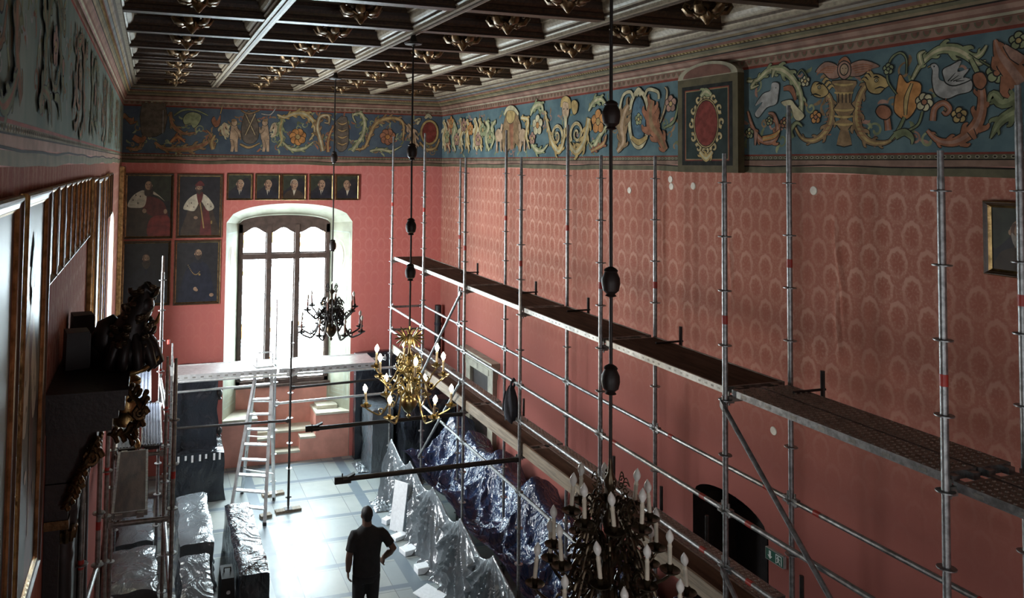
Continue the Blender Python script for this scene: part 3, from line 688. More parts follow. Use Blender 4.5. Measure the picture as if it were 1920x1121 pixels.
# far stretch: cartouche with two beasts, volutes, grotesques
mb.conv = R1
c = R1(850,165); mb.ring(c, .24, .42, .07, 'cream'); mb.disc(c, .17, .34, 'blue'); mb.flower(c, .09, 'leaf'); mb.stroke([(838,60),(850,45),(862,60)], (.1,.1), 'cream')
mb.stroke([(760,300),(785,260),(778,200),(790,140),(808,105)], (.08,.20,.10), 'brown', 'flesh'); mb.stroke([(965,295),(935,235),(905,190),(900,130),(908,85)], (.10,.24,.10), 'rust', 'brown')
mb.stroke([(770,120),(785,65),(815,50),(830,80)], (.05,.05), 'cream'); mb.stroke([(875,70),(890,40),(930,50),(935,80)], (.05,.05), 'cream'); mb.stroke([(940,180),(960,120),(970,50),(960,30)], (.03,.05,.02), 'brown', 'cream'); mb.stroke([(960,200),(1000,170),(1020,80)], (.03,.04,.02), 'green'); mb.flower(R1(985,100), .12, 'pink'); mb.stroke([(820,240),(850,262),(885,240)], (.06,.09,.06), 'gold')
mb.scroll(R1(505,235), .02, .22, 0, 1.6, (.03,.07), 'cream', 'gold'); mb.scroll(R1(590,225), .02, .22, pi, -1.6, (.03,.07), 'cream', 'gold')
mb.stroke([(455,130),(470,200),(485,260),(515,300),(535,250),(540,200)], (.05,.13,.04), 'gold', 'cream'); mb.stroke([(640,160),(630,220),(615,270),(585,302),(555,260),(548,200)], (.13,.15,.04), 'gold', 'cream')
mb.disc(R1(543,125), .12, .18, 'flesh'); mb.stroke([(525,115),(530,85),(545,80),(558,90),(562,120)], (.07,.1,.07), 'gold'); mb.stroke([(543,150),(543,200)], (.12,.06), 'cream')
for cx in (536,551): mb.disc(R1(cx,122), .02,.012,'line',line=0)
mb.stroke([(640,130),(660,95),(690,80),(715,105)], (.05,.12,.03), 'leaf', 'cream'); mb.stroke([(720,190),(690,230),(660,280),(640,260)], (.05,.11,.02), 'leaf', 'cream'); mb.flower(R1(680,175), .2, 'orange', 'gold'); mb.stroke([(650,300),(700,270),(715,230)], (.06,.08,.03), 'rust', 'gold'); mb.poly([(568,95),(580,85),(595,100),(590,135),(578,145),(570,125)], 'gold')
mb.stroke([(395,150),(410,115),(440,105),(450,140)], (.05,.14,.03), 'leaf', 'cream'); mb.stroke([(395,240),(410,285),(440,300),(470,270)], (.05,.12,.02), 'leaf', 'cream'); mb.flower(R1(425,190), .2, 'cream', 'orange'); mb.flower(R1(403,245), .12, 'pink')
# trophy with two beasts
mb.stroke([(312,130),(315,200),(318,290)], (.3,.5,.2), 'brown', 'rust'); mb.disc(R1(312,150), .2, .16, 'gold'); mb.stroke([(285,145),(300,120),(325,120),(345,145)], (.06,.1,.06), 'cream')
for a, b in ((262,1),(362,-1)):
    mb.poly([(a-14*b,220),(a,205),(a+14*b,225),(a+12*b,255),(a-10*b,255)], 'flesh'); mb.stroke([(a-8*b,250),(a-8*b,300)], (.09,.05), 'flesh'); mb.stroke([(a+8*b,250),(a+10*b,300)], (.09,.05), 'flesh'); mb.stroke([(a+10*b,215),(a+14*b,185)], (.1,.08), 'flesh')
mb.stroke([(355,160),(385,170),(378,230),(392,290)], (.06,.12,.03), 'gold', 'cream'); mb.stroke([(250,170),(232,200),(240,250),(225,290)], (.06,.14,.03), 'leaf', 'cream')
for cx, mm in ((215,'leaf'),(185,'gold'),(165,'cream'),(133,'gold'),(105,'cream'),(75,'leaf'),(52,'rust'),(35,'cream')):
    mb.stroke([(cx-8,160+cx%20),(cx+4,200),(cx-6,250),(cx+6,298)], (.08,.22,.06), mm, 'cream' if mm != 'cream' else 'gold'); mb.flower(R1(cx+10,175+(cx*7)%90), .16, ('pink','orange','leaf')[cx%3])
struct(mb.build('trim_11', mats_r, smooth=0))

# --- end wall
PE = lambda s, z, o: (s, YE-o, z)
def E3(cx, cy): p = on_wall(200+cx/3, cy/3, 1, YE); return (p.x, p.z)
mb = Paint(PE, E3); base(mb, PE, XL, XR, len(fk)); filler(mb, XL+.2, XR-.2, 60, 4, ('green','brown','leaf','rust'))
def putto(cx, d):
    mb.stroke([(cx-d*28,740),(cx-d*50,700),(cx-d*55,750),(cx-d*30,770)], (.05,.14,.04), 'cream', 'flesh')
    mb.stroke([(cx,700),(cx+d*5,740),(cx,785)], (.10,.20,.19), 'flesh', None); mb.stroke([(cx-8,785),(cx-6,820),(cx-12,853)], (.11,.07,.06), 'flesh'); mb.stroke([(cx+9,785),(cx+12,820),(cx+14,853)], (.11,.07,.06), 'flesh')
    mb.stroke([(cx+d*10,720),(cx+d*28,745),(cx+d*36,715 if d < 0 else 770)], (.07,.055,.05), 'flesh'); mb.disc(E3(cx+d*3,690), .065, .075, 'flesh'); mb.disc(E3(cx+d*1,677), .06, .035, 'brown', line=0)
mb.poly([(200,580),(330,585),(325,740),(230,770),(195,740)], 'worn', line=.01, sm=2); mb.stroke([(200,575),(310,572)], (.02,.02), 'cream'); mb.stroke([(318,620),(316,750)], (.015,.015), 'dove')
mb.stroke([(95,640),(140,690),(150,660)], (.06,.09,.02), 'rust', 'brown'); mb.stroke([(150,770),(190,790),(220,770)], (.12,.15,.05), 'rust'); mb.stroke([(110,830),(170,840),(200,800)], (.05,.08,.02), 'brown', 'rust')
mb.stroke([(270,800),(320,835),(400,840),(480,835),(550,810),(590,770),(560,730)], (.06,.14,.02), 'brown', 'rust'); mb.stroke([(360,800),(400,770),(440,800)], (.05,.10,.03), 'rust', 'orange'); mb.stroke([(600,840),(590,800),(610,760)], (.10,.10,.03), 'brown', 'gold')
mb.stroke([(360,630),(370,700),(430,750),(500,745)], (.06,.10,.02), 'brown', 'rust'); mb.stroke([(380,650),(430,620),(500,620),(570,650)], (.03,.04,.02), 'leaf', 'green')
mb.poly([(430,670),(450,640),(490,632),(530,650),(520,690),(490,720),(470,695),(440,700)], 'leaf'); mb.poly([(590,680),(605,655),(620,680),(640,645),(635,700),(610,715)], 'rust'); mb.stroke([(640,640),(650,600)], (.02,.02), 'gold')
putto(715, 1); putto(893, -1)
mb.poly([(762,690),(800,620),(850,690),(850,780),(805,810),(762,780)], 'worn', sm=3); mb.stroke([(780,640),(835,760)], (.035,.035), 'brown', 'cream'); mb.stroke([(835,640),(780,760)], (.035,.035), 'brown', 'cream'); mb.stroke([(755,620),(800,640),(860,620)], (.03,.04,.03), 'brown'); mb.stroke([(750,810),(800,830),(860,805)], (.05,.06,.03), 'brown', 'gold'); mb.stroke([(870,640),(920,645),(950,610)], (.03,.03,.02), 'dove')
mb.stroke([(960,645),(985,670),(975,730),(985,790),(960,830)], (.05,.12,.03), 'leaf', 'gold'); mb.stroke([(960,645),(1000,660),(1050,640),(1110,640),(1160,680),(1170,740),(1140,790)], (.04,.13,.03), 'gold', 'cream'); mb.stroke([(990,800),(1040,840),(1110,835),(1160,800)], (.05,.10,.03), 'leaf', 'cream')
mb.flower(E3(1075,770), .2, 'orange', 'gold', 7)
mb.stroke([(1215,850),(1200,780),(1185,720),(1200,660),(1245,650),(1250,690),(1225,690)], (.12,.10,.03), 'brown', 'cream'); mb.stroke([(1245,855),(1245,800),(1260,740),(1290,690)], (.08,.07,.03), 'rust', 'gold')
mb.poly([(1290,680),(1350,660),(1360,800),(1330,850),(1290,830)], 'worn', sm=2)
for k in range(4): mb.stroke([(1300,690+k*38),(1325,700+k*38),(1350,690+k*38)], (.03,.05,.03), 'brown', 'gold')
mb.stroke([(1400,690),(1385,650),(1430,640),(1450,690),(1440,760),(1400,820),(1380,850)], (.03,.10,.10), 'leaf', 'cream'); mb.stroke([(1400,840),(1450,830),(1480,760),(1510,700),(1560,670),(1640,670),(1670,710),(1665,790)], (.05,.12,.05), 'brown', 'gold')
mb.flower(E3(1580,770), .2, 'rust', 'orange', 7); mb.stroke([(1480,850),(1540,840),(1600,850),(1660,820)], (.05,.08,.02), 'leaf', 'cream')
mb.stroke([(1690,700),(1720,750),(1735,840)], (.10,.14,.08), 'flesh', 'brown'); mb.stroke([(1745,700),(1760,670),(1730,680)], (.05,.08,.03), 'cream')
c = E3(1815,745); mb.disc(c, .20, .27, 'red'); mb.ring(c, .22, .29, .05, 'gold'); mb.stroke([(1790,665),(1808,650),(1826,665)], (.06,.1,.06), 'cream'); mb.stroke([(1760,800),(1800,840),(1850,830),(1870,780)], (.05,.08,.03), 'brown', 'gold')
struct(mb.build('trim_12', fmats+[M['fz_e']], smooth=0))

# --- left wall, muted scrolls on a ground with bounce light in its colour
PL = lambda s, z, o: (XL+o, s, z)
mb = Paint(PL); base(mb, PL, YR, YE, len(fk)); filler(mb, 2.5, 17.9, 150, 5, ('green','brown','leaf','rust','dove'))
for k in range(8): motif(mb, (16.8-k*1.9, 7.70), (-1)**k, 20+k, (('green','brown','green','pink'),('brown','rust','green','brown'))[k%2])
struct(mb.build('trim_13', fmats+[M['fz_l']], smooth=0))
# ------------------------------------------------------------------ modular tube scaffold along the right wall
L0 = 6.866; XF, XB = 5.104, 5.862; Y0, BAY = 16.278, 2.0706
def SY(k): return Y0-BAY*k
def SL(n): return L0+.5*n
R48 = .0245
ros = MB(); ros.lathe((0,0,0), [(.027,-.006),(.052,-.005),(.060,-.004),(.060,.004),(.052,.005),(.027,.006)], 14)
ros_me = None
def rosette(parent, p):
    global ros_me
    if ros_me is None:
        o = ros.build('rosette', M['steel'], parent); ros_me = o.data
    else:
        o = bpy.data.objects.new('rosette', ros_me); COL.objects.link(o); o.parent = parent
    o.location = p
def post(parent, x, y, ztop, lower=0.0, ros_from=L0, red=None, mtl=None, plate=True, spigot=True):
    mb = MB(); zt = ztop-.27 if spigot else ztop
    mb.path([(x,y,lower+(.06 if plate else 0)),(x,y,zt)], R48, 12)
    if spigot: mb.path([(x,y,zt-.02),(x,y,zt+.08),(x,y,zt+.1),(x,y,ztop)], [R48*.9,R48*.9,.019,.019], 10)
    if plate:
        mb.box(x-.075, x+.075, y-.075, y+.075, lower, lower+.008); mb.path([(x,y,lower+.008),(x,y,lower+.3)], .018, 8); mb.box(x-.06, x+.06, y-.012, y+.012, lower+.22, lower+.24); mb.lathe((x,y,lower+.2), [(.03,0),(.035,.02),(.03,.05)], 8)
    o = mb.build('post', mtl or M['steel'], parent)
    z = ros_from
    while z > lower+.35:
        if z < zt+.01: rosette(o, (x,y,z))
        z -= .5
    if red:
        for rz in (red if isinstance(red, (list, tuple)) else [red]):
            mb = MB(); mb.lathe((x,y,rz), [(R48+.001,-.04),(R48+.0015,-.04),(R48+.0015,.04),(R48+.001,.04)], 12); mb.build('tape_band', M['red_tape'], o)
    return o
def rail(parent, p, q, nm='guard_rail', r=R48, wedge=True, m=None, band=False):
    p, q = Vector(p), Vector(q); d = (q-p).normalized(); mb = MB()
    mb.tube(p+d*.05, q-d*.05, r, 10)
    if wedge:
        for c, s in ((p,1),(q,-1)):
            c2 = c+d*s*.055; up = Vector((0,0,1)); sd = d.cross(up).normalized()
            mb.obox(c2, d*.03, sd*.022, up*.032); mb.obox(c2+up*.01-d*s*.012, d*.008, sd*.005, up*.065)
    o = mb.build(nm, m or M['steel'], parent)
    if band:
        L = (q-p).length
        for t in (.30/L, 1-.30/L):
            c = p.lerp(q, t); b = MB(); b.tube(c-d*.035, c+d*.035, r+.002, 10); b.build('tape_band', M['red_tape'], o)
    return o
sc = thing('tube_scaffold', 'long galvanised tube scaffold standing along the right wall, two decks high', 'scaffold', (0,0,0))
ftop = [7.62,7.62,7.13,7.13,7.14,7.14,7.14,7.14]; btop = [7.14,7.13,7.62,7.62,7.14,7.62,7.62,7.14]
for k in range(8):
    post(sc, XF, SY(k), ftop[k], ros_from=L0+(.5 if ftop[k] > 7.4 else 0), red=(6.12 if ftop[k] > 7.4 else 5.60), mtl=M['steel'])
    post(sc, XB, SY(k), btop[k], ros_from=L0+(.5 if btop[k] > 7.4 else 0), red=(6.10 if btop[k] > 7.4 else 5.58))
for k in range(8):
    for n in (-4,-8):
        rail(sc, (XF,SY(k),SL(n)), (XB,SY(k),SL(n)), 'ledger', m=M['steel_deck'])
rail(sc, (XF,SY(0),SL(-6)), (XB,SY(0),SL(-6)), 'ledger'); rail(sc, (XF,SY(0),SL(-7)), (XB,SY(0),SL(-7)), 'ledger')
for k in range(7):
    for n in (-6,-7): rail(sc, (XF,SY(k),SL(n)), (XF,SY(k+1),SL(n)), 'guard_rail', band=(k >= 4))
    rail(sc, (XB,SY(k),SL(-6)), (XB,SY(k+1),SL(-6)), 'guard_rail', band=(k >= 4))
    rail(sc, (XF,SY(k),SL(-9)), (XF,SY(k+1),SL(-9)), 'guard_rail')
def brace(a, b): rail(sc, (XF-.055, SY(a[0]), a[1]), (XF-.055, SY(b[0]), b[1]), 'diagonal_brace', r=.022)
brace((2,SL(-4)),(1,SL(-8))); brace((2,SL(-7)),(1,SL(-11))); brace((5,SL(-4)),(6,SL(-8))); brace((5,SL(-7)),(6,SL(-11)))
# wall spacers: short stub tubes rising behind the deck
for y in (13.53, 11.2, 9.64, 7.64, 5.64):
    mb = MB(); mb.tube((XB+.09,y,SL(-4)+.02), (XB+.09,y,SL(-4)+.28), .02, 8); mb.tube((XB-.25,y,SL(-4)+.11), (XB+.12,y,SL(-4)+.11), .012, 6); mb.build('toe_board_pin', M['iron'], sc)
for y in (11.6, 9.0, 8.0, 7.2, 5.9):
    mb = MB(); mb.tube((XB+.09,y,SL(-8)+.02), (XB+.09,y,SL(-8)+.30), .02, 8); mb.build('toe_board_pin', M['iron'], sc)
# decks
def ply_deck(nm, label, x0, x1, y0, y1, zt, grp, rm='deck_rail'):
    t = thing(nm, label, 'scaffold deck', ((x0+x1)/2,(y0+y1)/2,zt-.06), 0, grp)
    w, l = (x1-x0)/2, (y1-y0)/2
    b = MB(); b.box(-w+.028, w-.028, -l+.02, l-.02, .045, .058)
    for q in (-.5, 0, .5): b.box(-w+.03, w-.03, q*l-.02, q*l+.02, .0, .044)
    b.build('deck_board', M['ply'], t, 0)
    for s in (-1, 1):
        r = MB(); xa, xb = sorted((s*w, s*(w-.028))); r.box(xa, xb, -l, l, 0, .062)
        xo = s*w
        for q in range(int(l*2/.09)):
            yy = -l+.06+q*.09
            if q % 5 != 4: r.box(min(xo,xo+s*.002), max(xo,xo+s*.002), yy, yy+.03, .022, .040, 1)
        r.build('side_rail', [M[rm], M['steel_deck']], t, 0)
    for s in (-1, 1):
        e = MB(); ya, yb = sorted((s*l, s*(l-.02))); e.box(-w+.028, w-.028, ya, yb, 0, .06)
        for q in (-.6, .6): e.box(q*w-.04, q*w+.04, min(s*l, s*(l+.05)), max(s*l, s*(l+.05)), .0, .055)
        e.build('end_hook', M['steel_deck'], t, 0)
    return t
def steel_plank(nm, label, x0, x1, y0, y1, zt, grp):
    t = thing(nm, label, 'scaffold deck', ((x0+x1)/2,(y0+y1)/2,zt-.065), 0, grp)
    w, l = (x1-x0)/2, (y1-y0)/2
    b = MB(); b.box(-w+.006, w-.006, -l+.015, l-.015, .052, .060)
    # raised perforation collars across the walking surface
    ny = int(l*2/.05)
    for i in range(ny):
        y = -l+.05+i*(2*l-.1)/(ny-1)
        for j in range(5):
            x = -w+.035+j*(2*w-.07)/4+(.012 if i % 2 else -.012)
            c = [(x+.017*cos(a), y+.011*sin(a)) for a in [pi*q/3 for q in range(6)]]
            b.add([(p[0],p[1],.060) for p in c]+[(x+(p[0]-x)*.55, y+(p[1]-y)*.55, .068) for p in c], [(q,(q+1)%6,6+(q+1)%6,6+q) for q in range(6)], 2)
            b.add([(x+(p[0]-x)*.55, y+(p[1]-y)*.55, .0665) for p in c], [tuple(range(6))], 1)
    b.build('perforated_tread', [M['steel_deck'], M['black'], M['collar']], t, 0)
    for s in (-1, 1):
        r = MB(); xa, xb = sorted((s*w, s*(w-.006))); r.box(xa, xb, -l, l, 0, .062)
        xa, xb = sorted((s*w, s*(w+.0015)))
        for q in range(7): r.obox((s*(w+.001), -l+l*2*(q+.5)/7, .03), (.0015,0,0), (0,.03,0), (0,0,.013), 1)
        r.build('side_rail', [M['steel'], M['pink_plaster'] if False else M['steel_deck']], t, 0)
    for s in (-1, 1):
        e = MB(); ya, yb = sorted((s*l, s*(l-.015))); e.box(-w+.006, w-.006, ya, yb, 0, .058)
        for q in (-.6, .6): e.box(q*w-.03, q*w+.03, min(s*l, s*(l+.05)), max(s*l, s*(l+.05)), .0, .05)
        e.build('end_hook', M['steel'], t, 0)
    return t
gU, gL = 'decks of the upper scaffold level', 'decks of the lower scaffold level'
for k in range(5):
    ply_deck('scaffold_deck', 'brown plywood deck, upper level of right scaffold, %s bay from the window' % ORD[k], XF+.035, XB-.02, SY(k+1)+.05, SY(k)-.05, SL(-4)+.10, gU)
for k in (5,6):
    for j, (a, b) in enumerate(((XF+.04, XF+.355),(XF+.375, XF+.69))):
        steel_plank('steel_plank', '%s-side perforated steel plank, upper level of right scaffold, %s bay from the window' % (('aisle','wall')[j], ORD[k]), a, b, SY(k+1)+.05, SY(k)-.05, SL(-4)+(.105 if k == 5 else .075), gU)
for k in range(7):
    ply_deck('scaffold_deck', 'brown plywood deck, lower level of right scaffold, %s bay from the window' % ORD[k], XF+.09, XF+.45, SY(k+1)+.05, SY(k)-.05, SL(-8)+.10, gL, 'steel_deck')
    steel_plank('steel_plank', 'perforated steel plank, lower level of right scaffold, %s bay from the window' % ORD[k], XF+.465, XB-.03, SY(k+1)+.05, SY(k)-.05, SL(-8)+.10, gL)
    mb = MB(); mb.box(XF+.03, XF+.06, SY(k+1)+.04, SY(k)-.04, SL(-8)+.02, SL(-8)+.19)
    o = mb.build('toe_board', M['board'], None, 0); tag(o, 'pale timber toe board along the lower deck, %s bay from the window' % ORD[k], 'board', 'toe boards of the lower scaffold level')
# long transoms left cantilevered into the hall
rail(sc, (2.47,SY(3),SL(-8)-.04), (XF,SY(3),SL(-8)-.04), 'transom', r=.033, m=M['iron'])
rail(sc, (2.48,SY(2),SL(-8)-.06), (XF,SY(2),SL(-8)-.04), 'transom', r=.033, m=M['iron'])
for x, y in ((2.47,SY(3)),(2.48,SY(2))):
    mb = MB(); mb.obox((x+.05,y,SL(-8)-.05), (.11,0,.0), (0,.018,0), (0,0,.045)); mb.obox((x+.16,y,SL(-8)+.0), (.05,0,.02), (0,.03,0), (0,0,.012)); mb.build('transom_claw', M['iron'], sc)

# ------------------------------------------------------------------ scaffold along the left wall with the bridge in front of the window
sl = thing('tube_scaffold', 'narrow tube scaffold along the left wall beside the dark carved portal', 'scaffold', (0,0,0))
LP = [(.33,9.33,4.72,True),(.29,11.40,4.25,False),(.23,13.47,5.42,False),(-.385,9.33,4.4,False),(-.40,11.40,4.3,False),(-.42,13.47,4.3,False),(-.49,7.26,4.3,False),(-.405,8.25,4.3,True),(.40,15.60,3.20,False),(-.33,15.6,3.3,False)]
for x, y, zt, rd in LP: post(sl, x, y, zt, ros_from=3.02+.5*int((zt-.3-3.02)/.5), red=[3.4] if rd else [3.52], mtl=M['steel_deck'] if y < 13 else M['steel'])
for y, xa, xb in ((9.33,-.385,.33),(11.40,-.40,.29),(13.47,-.42,.23)):
    rail(sl, (xa,y,2.92), (xb,y,2.92), 'ledger', m=M['steel_deck'])
rail(sl, (.30,11.40,2.0), (.33,9.33,2.0), 'guard_rail'); rail(sl, (.29,11.4,3.42), (.23,13.47,3.42), 'guard_rail'); rail(sl, (-.40,11.4,2.0), (.29,11.4,2.0), 'ledger'); rail(sl, (.23,13.47,2.92), (.40,15.6,2.7), 'guard_rail'); rail(sl, (-.49,7.26,3.02), (-.405,8.25,3.02), 'guard_rail')
gX = 'decks of the left scaffold'
ply_deck('scaffold_deck', 'brown plywood deck of the left scaffold beside the carved portal', -.33, .06, 9.40, 11.34, 3.01, gX, 'steel_deck')
def ribbed_plank(label, x0, x1, y0, y1, zt):
    t = thing('aluminium_plank', label, 'scaffold deck', ((x0+x1)/2,(y0+y1)/2,zt-.06), 0, gX)
    w, l = (x1-x0)/2, (y1-y0)/2; b = MB(); b.box(-w, w, -l, l, .02, .045)
    for q in range(7): b.box(-w+.01+q*(2*w-.04)/6, -w+.03+q*(2*w-.04)/6, -l, l, .045, .060)
    b.build('ribbed_tread', M['alu_blue'], t, 0)
    for s in (-1, 1):
        r = MB(); xa, xb = sorted((s*w, s*(w-.02))); r.box(xa, xb, -l, l, -.01, .066); r.build('side_rail', M['alu'], t, 0)
        e = MB(); ya, yb = sorted((s*l, s*(l+.05))); e.box(-w+.04, w-.04, ya, yb, .0, .05); e.build('end_hook', M['iron'], t, 0)
ribbed_plank('wall-side ribbed aluminium plank behind the plywood deck, left scaffold', -.37, -.07, 11.48, 13.40, 3.02)
ribbed_plank('aisle-side ribbed aluminium plank behind the plywood deck, left scaffold', -.04, .25, 11.48, 13.40, 3.03)
ribbed_plank('farthest ribbed aluminium plank of the left scaffold, by the window', -.30, .10, 13.55, 15.5, 3.02)
# bridge
br = thing('bridge_frame', 'tube frame carrying the walkway across the hall in front of the window', 'scaffold', (0,0,0))
for x, y, zt in ((2.80,15.66,3.80),(2.62,16.50,4.1),):
    post(br, x, y, zt, .05, ros_from=2.85+.5*int((zt-.3-2.85)/.5), mtl=M['iron'] if y < 16 else M['alu'])
post(br, .50, 16.45, 3.3, 0, ros_from=2.85, mtl=M['steel']); post(br, .52, 15.66, 3.1, 0, ros_from=2.85, mtl=M['steel_deck'])
for y in (15.66, 16.45):
    rail(br, (.51,y,2.72), (2.80 if y < 16 else 2.62,y,2.72), 'transom', m=M['alu']); rail(br, (2.80 if y < 16 else 2.62,y,2.72), (5.08,y,2.72), 'transom', m=M['alu'])
rail(br, (.52,15.66,1.84), (2.80,15.66,1.80), 'guard_rail', m=M['iron']); rail(br, (2.80,15.66,2.45), (5.08,15.66,2.50), 'guard_rail', m=M['iron']); rail(br, (.50,16.45,2.30), (2.62,16.5,2.32), 'guard_rail', m=M['alu']); rail(br, (2.62,16.5,1.90), (5.08,16.45,1.95), 'guard_rail', m=M['alu'])
for x, y0_, y1_ in ((.51,15.66,16.45),(4.58,15.66,16.45)): rail(br, (x,y0_,2.72), (x,y1_,2.72), 'ledger')
for lab, x0, x1 in (('left half of the walkway in front of the window',.46,2.52),('right half of the walkway in front of the window',2.56,4.62)):
    t = thing('aluminium_walkway', 'pale aluminium deck, '+lab, 'scaffold deck', ((x0+x1)/2,16.06,2.75), 0, 'walkway decks in front of the window')
    w = (x1-x0)/2; b = MB(); b.box(-w, w, -.37, .37, .07, .09); b.build('deck_board', M['alu'], t, 0)
    for s in (-1, 1):
        r = MB(); ya, yb = sorted((s*.40, s*.37)); r.box(-w, w, ya, yb, .0, .10)
        for q in range(12): r.box(-w+.1+q*(2*w-.2)/12, -w+.16+q*(2*w-.2)/12, min(s*.40,s*.402), max(s*.40,s*.402), .03, .055, 1)
        r.build('side_rail', [M['alu'], M['steel_deck']], t, 0)
    for q in (-1, 1): e = MB(); e.box(q*(w-.03)-.03, q*(w-.03)+.03, -.37, .37, .0, .07); e.build('end_hook', M['steel'], t, 0)
def wood_block(lab, c, d, l, w, h):
    mb = MB(); d = Vector(d).normalized(); e = Vector((-d.y, d.x, 0)); mb.obox((0,0,h/2), d*l/2, e*w/2, (0,0,h/2))
    tag(mb.build('sole_board', M['board'], None, 0, loc=c), lab, 'board', 'timber sole boards')
wood_block('raw timber sole board under the dark post of the bridge', (2.80,15.66,0), (1,.1,0), .52, .14, .05)
wood_block('raw timber sole board under the pale post behind the stepladder', (2.62,16.5,0), (1,.15,0), .46, .14, .05)
wood_block('raw timber offcut lying on the floor beside the stepladder foot', (2.33,15.52,0), (1,.25,0), .22, .13, .06)

# stepladder
ld = thing('stepladder', 'tall aluminium stepladder standing open in front of the window', 'ladder', (0,0,0))
ft = [Vector((1.66,16.4,0)), Vector((2.25,15.19,0)), Vector((2.02,17.40,0)), Vector((2.62,15.62,0))]
A0, A1 = Vector((2.14,15.90,2.83)), Vector((2.47,15.95,2.83))
fl, fr = Vector((1.68,15.95,0)), Vector((2.25,15.19,0))
fl = Vector((1.62,15.55,0)); fr = Vector((2.26,15.18,0)); bl = Vector((2.00,16.75,0)); brr = Vector((2.60,16.25,0))
def legbar(p, q, nm, m='alu'):
    d = (q-p).normalized(); s = d.cross(Vector((0,0,1))).normalized(); u = s.cross(d)
    mb = MB(); mb.obox((p+q)/2, (q-p)/2, s*.033, u*.016); return mb.build(nm, M[m], ld, 0)
for p, q in ((fl,A0),(fr,A1)):
    o = legbar(p, q, 'front_stile'); mb = MB(); mb.obox(p+Vector((0,0,.03)), (.035,0,0), (0,.03,0), (0,0,.03)); mb.build('rubber_foot', M['black'], o, 0)
for p, q in ((bl,A0+Vector((.0,.12,-.06))),(brr,A1+Vector((0,.12,-.06)))):
    o = legbar(p, q, 'rear_stile'); mb = MB(); mb.obox(p+Vector((0,0,.03)), (.03,0,0), (0,.03,0), (0,0,.03)); mb.build('rubber_foot', M['black'], o, 0)
for k in range(9):
    t = (k+1)/10.2; p, q = fl.lerp(A0, t), fr.lerp(A1, t); d = (q-p); e = Vector((-d.y, d.x, 0)).normalized()
    mb = MB(); mb.obox((p+q)/2+e*.02, d/2, e*.05, (0,0,.014)); mb.build('tread', M['alu'], ld, 0)
for k in range(3):
    t = .2+.27*k; p, q = bl.lerp(A0, t), brr.lerp(A1, t); mb = MB(); mb.tube(p, q, .014, 8); mb.build('rear_brace', M['alu'], ld)
d = A1-A0; e = Vector((-d.y,d.x,0)).normalized(); mb = MB(); mb.obox((A0+A1)/2+e*.08+Vector((0,0,.02)), d*.56, e*.14, (0,0,.018)); mb.build('top_platform', M['alu'], ld, 0)
mb = MB(); mb.path([A0+Vector((0,0,.0)), A0+Vector((0,0,.26)), A0.lerp(A1,.1)+Vector((0,0,.30)), A0.lerp(A1,.9)+Vector((0,0,.30)), A1+Vector((0,0,.26)), A1], .014, 8); mb.build('hand_rail', M['alu'], ld)
mb = MB(); mb.path([fl.lerp(A0,.35), (1.98,16.0,.82), bl.lerp(A0,.35)], .006, 5); mb.build('spreader_strap', M['iron'], ld)
